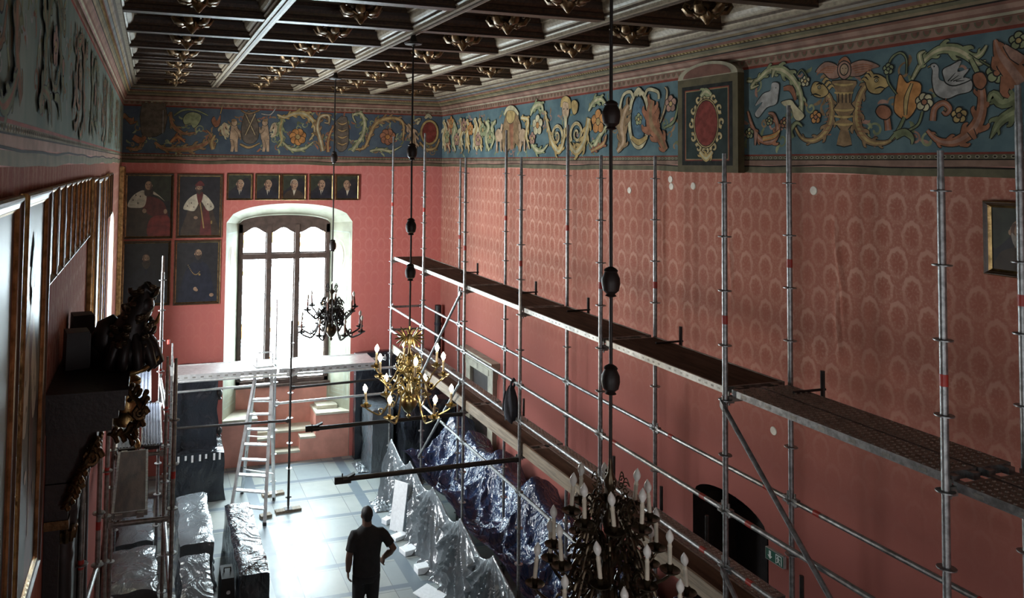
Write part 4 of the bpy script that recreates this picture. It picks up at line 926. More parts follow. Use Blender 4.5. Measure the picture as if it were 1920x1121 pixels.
# ------------------------------------------------------------------ framed portraits
PT = dict(ground=(.018,.017,.020), green=(.030,.034,.022), brown=(.045,.030,.020), flesh=(.30,.19,.12), hair=(.05,.035,.028), grey=(.28,.25,.21), white=(.46,.41,.31), robe=(.10,.022,.020), red=(.19,.028,.026), coat=(.018,.018,.024), gold=(.26,.17,.06), blue=(.013,.015,.028), shade=(.12,.07,.05))
tk = list(PT)
for k, c in PT.items(): M['t_'+k] = mat('oil_paint_'+k, c, .40, var=.3, sc=7, spec=.36)
tm = [M['t_'+k] for k in tk]
class Canvas(MB):
    """oil painting in the plane y=0, seen from -y; u in -.5...5 of width, v in 0..1 of height"""
    def __init__(s, w, h, ground): super().__init__(); s.w, s.h, s.lay = w, h, 0; s.poly([(-.5,0),(.5,0),(.5,1),(-.5,1)], ground, 1)
    def poly(s, pts, m, k=5):
        if k > 1:
            n = len(pts); out = []
            for i in range(n):
                p0, p1, p2, p3 = pts[i-1], pts[i], pts[(i+1)%n], pts[(i+2)%n]
                for q in range(k):
                    t = q/k; out.append(tuple(.5*((2*p1[d])+(-p0[d]+p2[d])*t+(2*p0[d]-5*p1[d]+4*p2[d]-p3[d])*t*t+(-p0[d]+3*p1[d]-3*p2[d]+p3[d])*t**3) for d in (0,1)))
            pts = out
        s.lay += 1; y = -.0004*s.lay
        s.add([(max(-.5,min(.5,a))*s.w, y, max(0,min(1,b))*s.h) for a, b in pts], [tuple(range(len(pts)))], tk.index(m))
    def ell(s, c, a, b, m, n=16): s.poly([(c[0]+a*cos(2*pi*k/n)/s.w, c[1]+b*sin(2*pi*k/n)/s.h) for k in range(n)], m, 1)
    def head(s, c, r, hair='hair', beard=None, bald=False, turn=0):
        """r = half face width in metres"""
        W, H = s.w, s.h
        if not bald: s.ell((c[0]-turn*.1*r/W, c[1]+.38*r/H), r*1.08, r*1.15, hair)
        else: s.ell((c[0], c[1]+.1*r/H), r*1.08, r*.9, hair)
        s.ell((c[0]-turn*r/W, c[1]-.05*r/H), r*.2, r*.3, 'flesh'); s.ell(c, r, r*1.32, 'flesh')
        s.ell((c[0]-turn*.55*r/W, c[1]-.1*r/H), r*.42, r*1.05, 'shade'); s.ell((c[0]+turn*.12*r/W, c[1]+.05*r/H), r*.72, r*1.15, 'flesh')
        for e in (-1, 1): s.ell((c[0]+(e*.38+turn*.15)*r/W, c[1]+.22*r/H), r*.17, r*.10, 'hair'); s.ell((c[0]+(e*.38+turn*.15)*r/W, c[1]+.42*r/H), r*.24, r*.06, hair)
        s.poly([(c[0]+(turn*.2)*r/W, c[1]+.2*r/H),(c[0]+(turn*.2+.16)*r/W, c[1]-.22*r/H),(c[0]+(turn*.2-.14)*r/W, c[1]-.22*r/H)], 'shade', 1)
        if beard == 'full':
            s.poly([(c[0]-.85*r/W,c[1]-.1*r/H),(c[0]-.7*r/W,c[1]-1.2*r/H),(c[0],c[1]-1.9*r/H),(c[0]+.7*r/W,c[1]-1.2*r/H),(c[0]+.85*r/W,c[1]-.1*r/H),(c[0]+.4*r/W,c[1]-.42*r/H),(c[0]-.4*r/W,c[1]-.42*r/H)], hair); s.ell((c[0]+turn*.15*r/W,c[1]-.62*r/H), r*.25, r*.07, 'robe')
        elif beard == 'moustache': s.ell((c[0]+turn*.15*r/W, c[1]-.45*r/H), r*.48, r*.12, hair); s.ell((c[0]+turn*.15*r/W,c[1]-.64*r/H), r*.25, r*.06, 'robe')
        else: s.ell((c[0]+turn*.15*r/W,c[1]-.6*r/H), r*.3, r*.07, 'robe')
def frame_mesh(w, h, fw, dep):
    """mitred moulded frame around a w x h opening, lying in y -dep..0"""
    mb = MB(); pr_ = [(0,-.012,1),(.012,-.02,1),(.02,-.03,0),(fw*.55,-dep*.75,0),(fw*.72,-dep,0),(fw*.85,-dep,1),(fw,-dep*.82,1),(fw,0,None)]
    for (a, y, m), (a2, y2, _) in zip(pr_[:-1], pr_[1:]):
        l1 = [(-w/2-a,y,-a),(w/2+a,y,-a),(w/2+a,y,h+a),(-w/2-a,y,h+a)]; l2 = [(-w/2-a2,y2,-a2),(w/2+a2,y2,-a2),(w/2+a2,y2,h+a2),(-w/2-a2,y2,h+a2)]
        for e in range(4): mb.add([l1[e],l1[(e+1)%4],l2[(e+1)%4],l2[e]], [(0,1,2,3)], m)
    return mb
def picture(label, w, h, loc, rotz, paint, fw=.06, dep=.05, grp=None, gilt='gilt', ground='ground', name='framed_portrait', wood='frame_wood'):
    """loc = bottom centre of the outer frame on the wall"""
    iw, ih = w-2*fw, h-2*fw
    t = thing(name, label, 'picture', loc, rotz, grp)
    o = frame_mesh(iw, ih, fw, dep).build('frame', [M[wood], M[gilt]], t, 0); o.location = (0,-.003,fw)
    c = Canvas(iw, ih, ground); paint(c)
    o = c.build('canvas', tm, t, 0); o.location = (0,-.012,fw)
    return t
def bust(coat='coat', hair='grey', beard=None, bald=False, turn=1, tie=True):
    def f(c):
        c.poly([(-.5,.35),(-.1,.6),(.3,.9),(.5,.7),(.5,1.2),(-.5,1.2)], 'green'); c.poly([(-.42,-.05),(-.38,.24),(-.16,.36),(0,.38),(.2,.35),(.40,.22),(.44,-.05)], coat)
        c.poly([(-.06,.40),(.0,.12),(.10,.40)], 'white', 1)
        if tie: c.poly([(-.0,.34),(.045,.34),(.04,.12),(.015,.08),(-.005,.14)], 'coat', 1)
        c.poly([(-.10,.46),(-.09,.37),(.11,.37),(.11,.48)], 'flesh', 1)
        c.head((.02*turn,.62), .082, hair, beard, bald, turn)
    return f
def robed(style):
    def f(c):
        if style == 0:    # seated in ermine collar and crimson robe
            c.poly([(.05,1.1),(.1,.7),(.5,.6),(.5,1.1)], 'green'); c.poly([(-.5,-.05),(-.5,.5),(-.15,.62),(.25,.58),(.42,.35),(.5,-.05)], 'brown'); c.poly([(-.1,.66),(.22,.62),(.38,.50),(.42,.30),(.05,.34),(-.16,.5)], 'robe'); c.poly([(.0,.0),(.05,.3),(.42,.34),(.5,.2),(.5,-.02)], 'red')
            c.poly([(-.48,.50),(-.38,.66),(-.16,.76),(-.06,.70),(-.10,.50),(-.3,.47)], 'white'); c.poly([(.10,.74),(.25,.66),(.36,.58),(.22,.66),(.08,.70)], 'white')
            for a, b in ((-.36,.6),(-.25,.55),(-.2,.66),(-.3,.68)): c.ell((a,b), .012, .02, 'hair')
            c.ell((-.10,.42), .045, .05, 'flesh'); c.ell((.38,.41), .04, .055, 'flesh'); c.poly([(-.1,.68),(-.08,.84),(.06,.84),(.08,.68)], 'hair'); c.head((-.02,.84), .075, 'hair', None, True, -1)
        elif style == 1:  # standing, ermine cape over dark robe
            c.poly([(-.42,-.05),(-.32,.35),(-.2,.6),(.2,.6),(.36,.35),(.45,-.05)], 'brown'); c.poly([(.02,-.05),(.1,.5),(.2,.52),(.3,-.05)], 'robe')
            c.poly([(-.40,.46),(-.30,.60),(-.10,.70),(.10,.70),(.26,.60),(.36,.47),(.2,.42),(.02,.58),(-.12,.42),(-.3,.43)], 'white'); c.poly([(-.08,.72),(.0,.5),(.08,.72)], 'robe')
            for a, b in ((-.3,.5),(-.2,.55),(.2,.53),(.28,.49),(-.14,.48)): c.ell((a,b), .01, .018, 'hair')
            c.ell((-.09,.3), .045, .035, 'flesh'); c.poly([(-.0,.56),(.02,.56),(.13,.12),(.10,.12)], 'gold', 1); c.ell((.30,.22), .02, .04, 'gold'); c.head((-.02,.80), .072, 'hair', 'full', False, 1)
            c.poly([(-.12,.86),(.0,.93),(.10,.87),(.08,.84),(-.1,.84)], 'robe')
        elif style == 2:  # seated, dim, hands folded
            c.poly([(-.46,-.05),(-.4,.35),(-.18,.58),(.12,.58),(.34,.35),(.42,-.05)], 'coat'); c.poly([(-.05,.62),(.0,.45),(.07,.62)], 'blue', 1); c.ell((-.22,.14), .07, .035, 'shade'); c.ell((-.16,.12), .06, .03, 'shade'); c.head((0,.74), .072, 'shade', 'full', False, 1)
            c.poly([(-.09,.69),(-.05,.60),(.0,.57),(.06,.6),(.09,.7)], 'hair')
        else:             # standing with a chain of office
            c.poly([(-.40,-.05),(-.36,.35),(-.22,.60),(-.05,.68),(.12,.68),(.28,.58),(.38,.3),(.42,-.05)], 'blue'); c.poly([(-.08,.72),(-.06,.66),(.10,.66),(.10,.72)], 'coat')
            for q in range(14):
                t = q/13; c.ell((-.22+.28*t, .64-.16*sin(pi*t*.75)-.02), .011, .011, 'gold')
            c.ell((.06,.46), .022, .024, 'gold'); c.ell((-.04,.22), .04, .045, 'flesh'); c.ell((-.01,.20), .035, .03, 'flesh'); c.ell((.36,.11), .05, .04, 'flesh'); c.head((.02,.81), .075, 'hair', 'full', False, 1)
    return f
YW = YE-.004
picture('large portrait, seated man in ermine collar and crimson robe, upper left', 1.06, 1.47, (-.03,YW,5.255), 0, robed(0))
picture('large portrait, bearded man in white ermine cape beside the small portraits', 1.02, 1.46, (1.075,YW,5.26), 0, robed(1), gilt='gilt')
picture('large dim portrait, bearded man in black behind the carved figure', 1.06, 1.45, (-.055,YW,3.765), 0, robed(2))
picture('large portrait, standing man with gold chain, next to the window arch', 1.03, 1.46, (1.055,YW,3.755), 0, robed(3), gilt='gilt')
sm = [(1.97,'balding man in black coat, first from the left',bust('coat','grey',None,True,1)),(2.62,'man with moustache, dark suit and tie, second from the left',bust('coat','shade','moustache',True,1)),(3.24,'white-haired man in a brown coat, third from the left',bust('brown','grey',None,False,1,False)),(3.90,'dark-haired man turned in profile, fourth from the left',bust('coat','hair','moustache',False,1)),(4.54,'bald man with a white clerical collar, last on the right',bust('coat','shade',None,True,-1,False))]
for x, lab, f in sm:
    picture('small portrait above the window: '+lab, .60, .62, (x,YW,6.12), 0, f, .04, .035, 'small portraits above the window')
picture('small gilt-framed portrait of a grey-bearded man on the right wall', .56, .64, (XR-.004,4.60,6.11), -pi/2, bust('brown','grey','full',True,1,False), .055, .05, gilt='gilt')
# left wall, seen almost edge-on from the gallery
def leftpic(lab, ya, yb, za, zb, f, fw=.07, dep=.04, grp=None, **k): picture(lab, yb-ya, zb-za, (XL+.004,(ya+yb)/2,za), pi/2, f, fw, dep, grp, **k)
gB = 'tall portraits on the left wall'
leftpic('tall portrait on the left wall, nearest to the viewer', 2.95, 4.12, 4.55, 6.82, robed(3), .08, .045, gB)
leftpic('tall portrait on the left wall, just before the row of small ones', 4.26, 5.20, 4.55, 6.82, robed(1), .08, .045, gB)
leftpic('tall very dark portrait on the left wall, just past the small ones', 8.86, 9.60, 4.5, 6.80, robed(2), .06, .05, gB)
leftpic('tall portrait on the left wall, next after the very dark one', 9.72, 10.74, 4.3, 6.78, robed(0), .07, .045, gB)
leftpic('tall portrait on the left wall, second after the very dark one', 10.95, 11.85, 4.3, 6.78, robed(1), .07, .045, gB)
for k in range(8):
    leftpic('small portrait on the left wall, %s in the row from the viewer' % ORD[k], 5.28+k*.43, 5.67+k*.43, 6.20, 6.82, bust(('coat','brown')[k%2],('grey','shade','hair')[k%3],(None,'moustache','full')[k%3],k%2==0,1-2*(k%2)), .04, .035, 'row of small portraits on the left wall')
for k in range(2):
    leftpic('%s of two small portraits high on the left wall by its window' % ('nearer','farther')[k], 12.0+k*.62, 12.54+k*.62, 6.15, 6.80, bust('coat','grey','full',False,1), .05, .05, 'pair of small portraits by the left window')
leftpic('tall gilded frame at the far end of the left wall, seen edge-on', 16.9, 18.0, 3.5, 6.88, robed(2), .10, .09, None, gilt='gilt', wood='gilt_dark')

# ------------------------------------------------------------------ chandeliers
def cord(parent, ztop, zbot, balls, m='iron'):
    mb = MB(); mb.path([(.0,0,zbot),(.004,.002,zbot+(ztop-zbot)*.3),(-.003,0,zbot+(ztop-zbot)*.6),(0,0,ztop)], .013, 8); mb.build('cord', M[m], parent)
    for z in balls:
        b = MB(); b.lathe((0,0,z), [(.012,-.11),(.042,-.10),(.03,-.085),(.058,-.06),(.068,-.01),(.066,.03),(.045,.075),(.052,.085),(.04,.10),(.012,.115)], 16); b.build('cord_weight', M['ebony2'], parent)
    b = MB(); b.lathe((0,0,ztop-.10), [(.01,-.05),(.03,-.03),(.11,-.02),(.12,0),(.05,.02),(.03,.1)], 16); b.build('ceiling_rose', M[m], parent)
def arm_mesh(r0, z0, r1, z1, dip, rr=.0115):
    """S-curve from the hub (r0,z0) out and down, then up to the pan (r1,z1)"""
    mb = MB(); L = r1-r0
    pts = [(r0,0,z0),(r0+L*.12,0,z0+.055),(r0+L*.27,0,z0+.045),(r0+L*.36,0,z0-.03),(r0+L*.44,0,(z0+z1)/2-dip*.75),(r0+L*.62,0,min(z0,z1)-dip),(r0+L*.82,0,z1-dip*.72),(r0+L*.97,0,z1-dip*.3),(r1,0,z1-.01)]
    P = []
    for i in range(len(pts)-1):
        p0, p1, p2, p3 = (Vector(pts[max(0,min(len(pts)-1,j))]) for j in (i-1,i,i+1,i+2))
        for q in range(4):
            t = q/4; P.append(.5*((2*p1)+(-p0+p2)*t+(2*p0-5*p1+4*p2-p3)*t*t+(-p0+3*p1-3*p2+p3)*t**3))
    P.append(Vector(pts[-1])); mb.path(P, [rr*(1.25-.4*i/len(P)) for i in range(len(P))], 7)
    # curled leaf scrolls on the arm
    c = Vector((r0+L*.30,0,z0-.045)); mb.path([c+Vector((cos(a)*(.045-.003*k),0,sin(a)*(.045-.003*k))) for k, a in enumerate([pi*.9-q*.55 for q in range(11)])], rr*.7, 6)
    c = Vector((r0+L*.60,0,min(z0,z1)-dip+.05)); mb.path([c+Vector((cos(a)*(.04-.0025*k),0,sin(a)*(.04-.0025*k))) for k, a in enumerate([-pi*.5+q*.55 for q in range(11)])], rr*.7, 6)
    return mb
def tier(parent, n, ph, r0, z0, r1, z1, dip, metal, candle, bulb, ch=.13, tilt=4, rr=.0115):
    am = pm = cm = bm2 = None; rnd = random.Random(int(z1*1000))
    for k in range(n):
        a = ph+2*pi*k/n
        if am is None:
            o = arm_mesh(r0, z0, r1, z1, dip, rr).build('arm', M[metal], parent, 50); am = o.data
        else: o = bpy.data.objects.new('arm', am); COL.objects.link(o); o.parent = parent
        o.rotation_euler.z = a
        def sub(nm, me, mk, z, rot=None):
            if me is None: q = mk().build(nm, mk.m, o, 40); me = q.data
            else: q = bpy.data.objects.new(nm, me); COL.objects.link(q); q.parent = o
            q.location = (r1,0,z)
            if rot: q.rotation_euler = rot
            return me
        def mkp():
            mb = MB(); mb.lathe((0,0,0), [(.008,-.03),(.02,-.02),(.012,-.008),(.05,-.004),(.070,.010),(.072,.016),(.05,.004),(.018,.006),(.022,.03),(.027,.05),(.019,.055)], 18); return mb
        def mkc():
            mb = MB(); mb.lathe((0,0,0), [(.0145,0),(.0150,.01),(.0150,ch-.03),(.0165,ch-.028),(.0165,ch-.02),(.0135,ch-.015),(.0135,ch)], 14); return mb
        def mkb():
            mb = MB(); mb.lathe((0,0,0), [(.011,0),(.014,.006),(.024,.025),(.0275,.040),(.0255,.056),(.017,.074),(.008,.088),(.0015,.098)], 14); return mb
        mkp.m = M[metal]; mkc.m = M[candle]; mkb.m = M[bulb]
        rot = (radians(rnd.uniform(-tilt,tilt)), radians(rnd.uniform(-tilt,tilt)), 0)
        pm = sub('drip_pan', pm, mkp, z1); cm = sub('candle_sleeve', cm, mkc, z1+.045, rot)
        top = Matrix.Rotation(rot[1],3,'Y') @ Matrix.Rotation(rot[0],3,'X') @ Vector((0,0,ch))
        if bm2 is None: q = mkb().build('bulb', M[bulb], o, 40); bm2 = q.data
        else: q = bpy.data.objects.new('bulb', bm2); COL.objects.link(q); q.parent = o
        q.location = Vector((r1,0,z1+.045))+top; q.rotation_euler = rot
def stem(parent, z0, z1, ballr, metal, n=18):
    mb = MB(); H = z1-z0; b = ballr
    mb.lathe((0,0,z0), [(.006,-.12),(.022,-.10),(.03,-.085),(.012,-.06),(.03,-.045),(.05,-.03),(b*.7,.0),(b*.95,b*.45),(b,b*.9),(b*.93,b*1.35),(b*.6,b*1.75),(.035,b*1.95),(.05,b*2.05),(.055,b*2.15),(.03,b*2.3),(.028,H*.42),(.06,H*.44),(.075,H*.48),(.06,H*.52),(.03,H*.54),(.026,H*.60),(.05,H*.62),(.062,H*.66),(.05,H*.70),(.024,H*.73),(.022,H*.82),(.042,H*.85),(.045,H*.88),(.02,H*.92),(.012,H),(.004,H+.02)], n)
    mb.build('baluster_stem', M[metal], parent, 40)
def scrolls(parent, n, r, z, metal, nm='scroll_ornament', s=1.0):
    me = None
    for k in range(n):
        a = 2*pi*k/n+.2
        if me is None:
            mb = MB()
            mb.path([(.03+.0*q+ .10*s*(q/12), 0, .12*s*sin(q/12*pi)+.02*q/12) for q in range(13)], .008*s, 6)
            for sg, cz in ((1,.05),(-1,-.02)):
                mb.path([(.10*s+.045*s*(1-q/14)*cos(q*.6), 0, cz*s+sg*.045*s*(1-q/14)*sin(q*.6)) for q in range(12)], .008*s, 6)
            mb.path([(.02,0,-.02),(.06*s,0,-.08*s),(.12*s,0,-.07*s),(.14*s,0,-.03*s)], [.008*s,.010*s,.008*s,.004], 6)
            o = mb.build(nm, M[metal], parent, 50); me = o.data
        else: o = bpy.data.objects.new(nm, me); COL.objects.link(o); o.parent = parent
        o.location = (r*cos(a), r*sin(a), z); o.rotation_euler.z = a
CHZ = ZC-.03
# brass chandelier, lit
ch = thing('chandelier', 'brass chandelier with lit candle bulbs hanging in the middle of the hall', 'chandelier', (3.19,9.37,0))
cord(ch, CHZ, 4.93, (7.16,6.20,5.62)); stem(ch, 3.90, 4.66, .105, 'brass')
tier(ch, 6, .35, .05, 4.31, .46, 4.37, .13, 'brass', 'candle', 'bulb_on', .15, 3); tier(ch, 6, .80, .06, 4.10, .54, 3.93, .10, 'brass', 'candle', 'bulb_on', .14, 5)
scrolls(ch, 8, .03, 4.46, 'brass', s=1.0); scrolls(ch, 6, .04, 4.16, 'brass', s=.9)
# double-headed spread eagle on the stem
eg = MB()
eg.path([(0,0,4.70),(0,0,4.78),(0,0,4.84)], [.03,.045,.03], 8)
for sgn in (-1, 1):
    eg.path([(sgn*.01,0,4.84),(sgn*.03,0,4.89),(sgn*.06,-.005,4.905),(sgn*.085,-.01,4.895)], [.018,.02,.018,.005], 7)
    for q in range(7):
        a = radians(62-q*24); c = Vector((sgn*.045,0,4.80)); d = Vector((sgn*cos(a),0,sin(a)))
        eg.path([c, c+d*.06, c+d*.125, c+d*.15], [.012,.014,.011,.003], 6)
    eg.path([(sgn*.02,0,4.74),(sgn*.05,0,4.70),(sgn*.06,0,4.68)], [.015,.011,.005], 6)
eg.path([(0,0,4.72),(0,0,4.66)], [.03,.012], 7); eg.path([(0,0,4.9),(0,0,4.94)], [.012,.02], 7)
o = eg.build('eagle_finial', M['brass'], ch, 50); o.rotation_euler.z = -.3
# far chandelier, dark
ch = thing('chandelier', 'dark chandelier with unlit candles hanging before the window', 'chandelier', (3.19,13.8,0))
cord(ch, CHZ, 4.85, (7.11,5.50)); stem(ch, 3.90, 4.78, .10, 'bronze')
tier(ch, 6, .15, .05, 4.32, .46, 4.36, .12, 'iron', 'candle_dark', 'bulb_off', .15, 6, .016); tier(ch, 8, .2, .06, 4.14, .58, 3.98, .10, 'iron', 'candle_dark', 'bulb_off', .16, 5, .016)
scrolls(ch, 10, .05, 4.40, 'iron', s=1.25); scrolls(ch, 10, .07, 4.18, 'iron', s=1.3); scrolls(ch, 6, .02, 4.72, 'iron', s=.7)
# near chandelier, large, white candles
ch = thing('chandelier', 'large dark three-tier chandelier with white unlit candle bulbs, nearest to the gallery', 'chandelier', (3.245,4.95,0))
cord(ch, CHZ, 4.86, (7.38,6.15,5.44)); stem(ch, 3.55, 4.88, .12, 'bronze')
tier(ch, 8, .30, .05, 4.52, .275, 4.46, .07, 'bronze', 'candle', 'bulb_off', .15, 6, .010); tier(ch, 8, .05, .06, 4.24, .41, 4.16, .11, 'bronze', 'candle', 'bulb_off', .16, 6); tier(ch, 8, .40, .07, 3.98, .54, 3.94, .13, 'bronze', 'candle', 'bulb_off', .16, 6, .013)
for z, n, s in ((4.68,6,.55),(4.48,8,.9),(4.30,8,1.2),(4.12,10,1.4),(3.94,10,1.6)): scrolls(ch, n, .05+.02*(4.72-z)*4, z, 'bronze', s=s)
# ------------------------------------------------------------------ painted box on the right wall frieze
t = thing('painted_wall_box', 'dark green painted box with a red oval medallion fixed over the frieze', 'box', (XR,8.34,6.95))
mb = MB(); mb.box(-.10, 0, -.57, .57, 0, 1.25, 0); mb.build('body', mat('olive_box_paint',(.085,.07,.038),.7,var=.2,spec=.1), t, 0)
mb = MB(); n = 14
arcp = [(.57*cos(pi*q/n), 1.25+.20*sin(pi*q/n)) for q in range(n+1)]
mb.add([(-.10,y,z) for y, z in arcp]+[(0,y,z) for y, z in arcp], [tuple(range(n+1)), tuple(range(2*n+1,n,-1))]+[(q,q+1,n+2+q,n+1+q) for q in range(n)], 0)
mb.add([(-.104,y*.8,1.25+(z-1.25)*.75+.01) for y, z in arcp], [tuple(range(n+1))], 1)
mb.build('arched_crest', [M['p_cream'], M['p_rose']], t, 0)
def fy(pts, o): return [(-.10-o, y, z) for y, z in pts]
mb = Paint(lambda s,z,o:(-.10-o-.001, s, z)); 
def rf(y0,y1,z0,z1,m,o): mb.add(fy([(y0,z0),(y1,z0),(y1,z1),(y0,z1)],o), [(0,1,2,3)], m)
lm = len(fk)
rf(-.48,.48,.09,1.15,fk.index('line'),.001); rf(-.42,.42,.15,1.10,lm,.0015); rf(-.405,.405,.165,1.085,lm+1,.002); rf(-.395,.395,.175,1.075,lm+2,.0025)
for k in range(12):
    a = 2*pi*k/12; mb.scroll((.29*cos(a), .64+.37*sin(a)), .06, .02, a+pi/2, .9, (.05,.02), 'gold', 'cream')
mb.stroke([(-.12,.27),(0,.18),(.12,.27)], (.05,.09,.05), 'gold', 'cream', True); mb.stroke([(-.10,1.0),(0,1.06),(.10,1.0)], (.05,.09,.05), 'leaf', 'cream', True)
mb.disc((0,.64), .235, .32, 'gold'); mb.disc((0,.64), .21, .295, 'red')
mb.build('painted_front', fmats+[M['p_red'], M['p_gold'], mat('deep_green_panel',(.016,.024,.020),.7,spec=.1,var=.3,sc=5)], t, 0)
# exit sign
t = thing('exit_sign', 'small green escape sign with arrow and running man beside the arched doorway', 'sign', (XR-.02,7.29,2.46))
mb = MB(); mb.box(-.02, .02, -.135, .135, 0, .135); mb.build('housing', mat('sign_grey',(.4,.4,.38),.5), t, 0)
mb = MB(); G = lambda pts, m, o=.0: mb.add([(-.021-o, -y, z) for y, z in pts], [tuple(range(len(pts)))], m)
G([(-.13,.005),(.13,.005),(.13,.13),(-.13,.13)], 0)
G([(-.10,.06),(-.065,.02),(-.03,.06)], 1, .001); G([(-.08,.06),(-.05,.06),(-.05,.115),(-.08,.115)], 1, .001)
G([(.02,.015),(.11,.015),(.11,.12),(.02,.12)], 1, .001); G([(.03,.015),(.10,.015),(.10,.11),(.03,.11)], 0, .002)
G([(.058+.010*cos(a), .096+.010*sin(a)) for a in [pi*q/4 for q in range(8)]], 1, .003)
for p in ([(.05,.085),(.07,.085),(.068,.055),(.052,.055)], [(.052,.057),(.062,.057),(.055,.035),(.04,.025),(.035,.03),(.048,.04)], [(.06,.057),(.07,.057),(.082,.042),(.088,.022),(.08,.02),(.074,.038)], [(.05,.083),(.04,.07),(.034,.072),(.046,.09)], [(.07,.083),(.085,.068),(.09,.073),(.072,.09)]): G(p, 1, .003)
mb.build('sign_face', [mat('sign_green',(.005,.075,.045),.4,var=.05), mat('sign_white',(.7,.75,.72),.5,var=.05)], t, 0)
M['card'] = mat('white_card',(.62,.56,.47),.7,var=.08)
# white round labels left on the wall covering
for y, z, lab in ((10.18,6.65,'alone, right beside the nearest black cord'),(9.20,6.84,'upper of the touching pair by the painted box'),(9.18,6.74,'lower of the touching pair by the painted box'),(8.72,6.76,'alone just under the painted box'),(6.73,6.77,'largest, high between the second and third scaffold posts'),(7.33,3.95,'low on the wall below the upper deck')):
    mb = MB(); mb.path([(0,0,0),(-.006,0,0)], [.05,.045], 20)
    tag(mb.build('wall_disc', M['card'], None, 0, loc=(XR-.001,y,z)), 'white paper disc on the red wall, '+lab, 'disc', 'white discs on the right wall')
from mathutils import noise as mnoise
def nz(p, s): return mnoise.noise(Vector(p)*s)
# ------------------------------------------------------------------ carved portal on the left wall
pt = thing('carved_portal', 'towering dark carved wooden portal with gilded ornament projecting from the left wall', 'portal', (XL,6.65,0))
y0, y1 = -1.06, 1.10
mb = MB()
mb.box(.004,.52,y0,y1,5.40,5.44); mb.box(.004,.50,y0+.02,y1-.02,5.30,5.40); mb.box(.004,.46,y0+.05,y1-.05,5.24,5.30); mb.box(.004,.42,y0+.08,y1-.08,5.15,5.24)
mb.build('cornice', M['ebony'], pt, 0)
mb = MB(); mb.box(.004,.32,y0+.14,y1-.14,5.03,5.15); mb.box(.004,.26,y0+.16,y1-.16,4.80,5.03); mb.box(.004,.21,y0+.14,y1-.14,4.62,4.80); mb.build('entablature', M['ebony2'], pt, 0)
for k, yy in enumerate((y0+.16, y1-.46)):
    mb = MB(); mb.box(.004,.10,yy,yy+.32,0,4.62); mb.box(.004,.16,yy-.02,yy+.34,0,.7); mb.box(.004,.15,yy-.02,yy+.34,4.56,4.62); mb.build('pilaster', M['ebony'], pt, 0)
    mb = MB(); mb.lathe((.115,yy+.16,0), [(.10,0),(.10,.7),(.085,.74),(.07,.8),(.075,2.4),(.06,4.2),(.07,4.25),(.06,4.3),(.09,4.5),(.10,4.62)], 16); mb.build('column', M['ebony2'], pt)
    mb = MB()
    for q in range(9):
        a = q*.7; mb.path([(.125+.05*cos(a),yy+.16+.07*sin(a),4.36),(.125+.06*cos(a),yy+.16+.09*sin(a),4.44),(.125+.065*cos(a),yy+.16+.11*sin(a),4.48),(.125+.06*cos(a),yy+.16+.10*sin(a),4.42)], [.02,.025,.018,.008], 6)
    mb.box(.004,.16,yy-.03,yy+.35,4.50,4.56)
    mb.build('gilded_capital', M['gilt_dark'], pt, 50)
mb = MB(); mb.box(.004,.10,y0+.48,y1-.46,0,4.6); mb.build('door_panel', M['ebony'], pt, 0)
def acanthus(mb, c, out, up, L, w, n=5):
    """curling carved leaf growing from c along out, tip rolled over"""
    c, out, up = Vector(c), Vector(out).normalized(), Vector(up).normalized(); sd = out.cross(up)
    pts = []; rad = []
    for q in range(12):
        t = q/11; a = t*3.6
        pts.append(c+out*(L*sin(min(a,1.6))*.7 + (L*.22*sin(a-1.6) if a > 1.6 else 0))+up*(L*.55*(1-cos(min(a,1.9)))-(L*.2*(a-1.9) if a > 1.9 else 0)*.9)); rad.append(w*(.5+.9*sin(pi*min(1,t*1.05))**.8)*(1-.55*t))
    mb.path(pts, rad, 7, 0, True, 1.7)
mb = MB(); rr = random.Random(5)
def along(P, t):
    k = min(len(P)-2, int(t*(len(P)-1))); f = t*(len(P)-1)-k; return (P[k][0]+(P[k+1][0]-P[k][0])*f, P[k][1]+(P[k+1][1]-P[k][1])*f)
for P, n, L in (([(.50,5.43),(.60,5.34),(.60,5.22),(.54,5.13),(.42,5.12)], 26, .075), ([(.32,5.10),(.27,4.98),(.20,4.82),(.14,4.66)], 22, .06)):
    for q in range(n):   # gilded foliage hugging the profile
        x, z = along(P, q/(n-1)); acanthus(mb, (x-.03, y0+.07+.03*rr.random(), z), (1,-.3+.3*rr.random(),-.3+.6*rr.random()), (0,-.2,1 if q%2 else -1), L*(.8+.5*rr.random()), .016)
for c, r in (((.60,y0+.05,5.26),.05),((.30,y0+.08,4.98),.065),((.20,y0+.10,4.78),.045)):
    mb.path([(c[0]+r*(1-k/20)*cos(k*.7), c[1], c[2]+r*(1-k/20)*sin(k*.7)) for k in range(18)], [.022-.0007*k for k in range(18)], 7)
mb.build('gilded_foliage', M['gilt_dark'], pt, 50)
mb = MB()
for q in range(12):
    acanthus(mb, (.27, y0+.2+q*.16, 4.88), (1,0,.2), (0,.3*(1 if q%2 else -1),1), .07, .018)
mb.build('gilded_frieze', M['gilt_dark'], pt, 50)
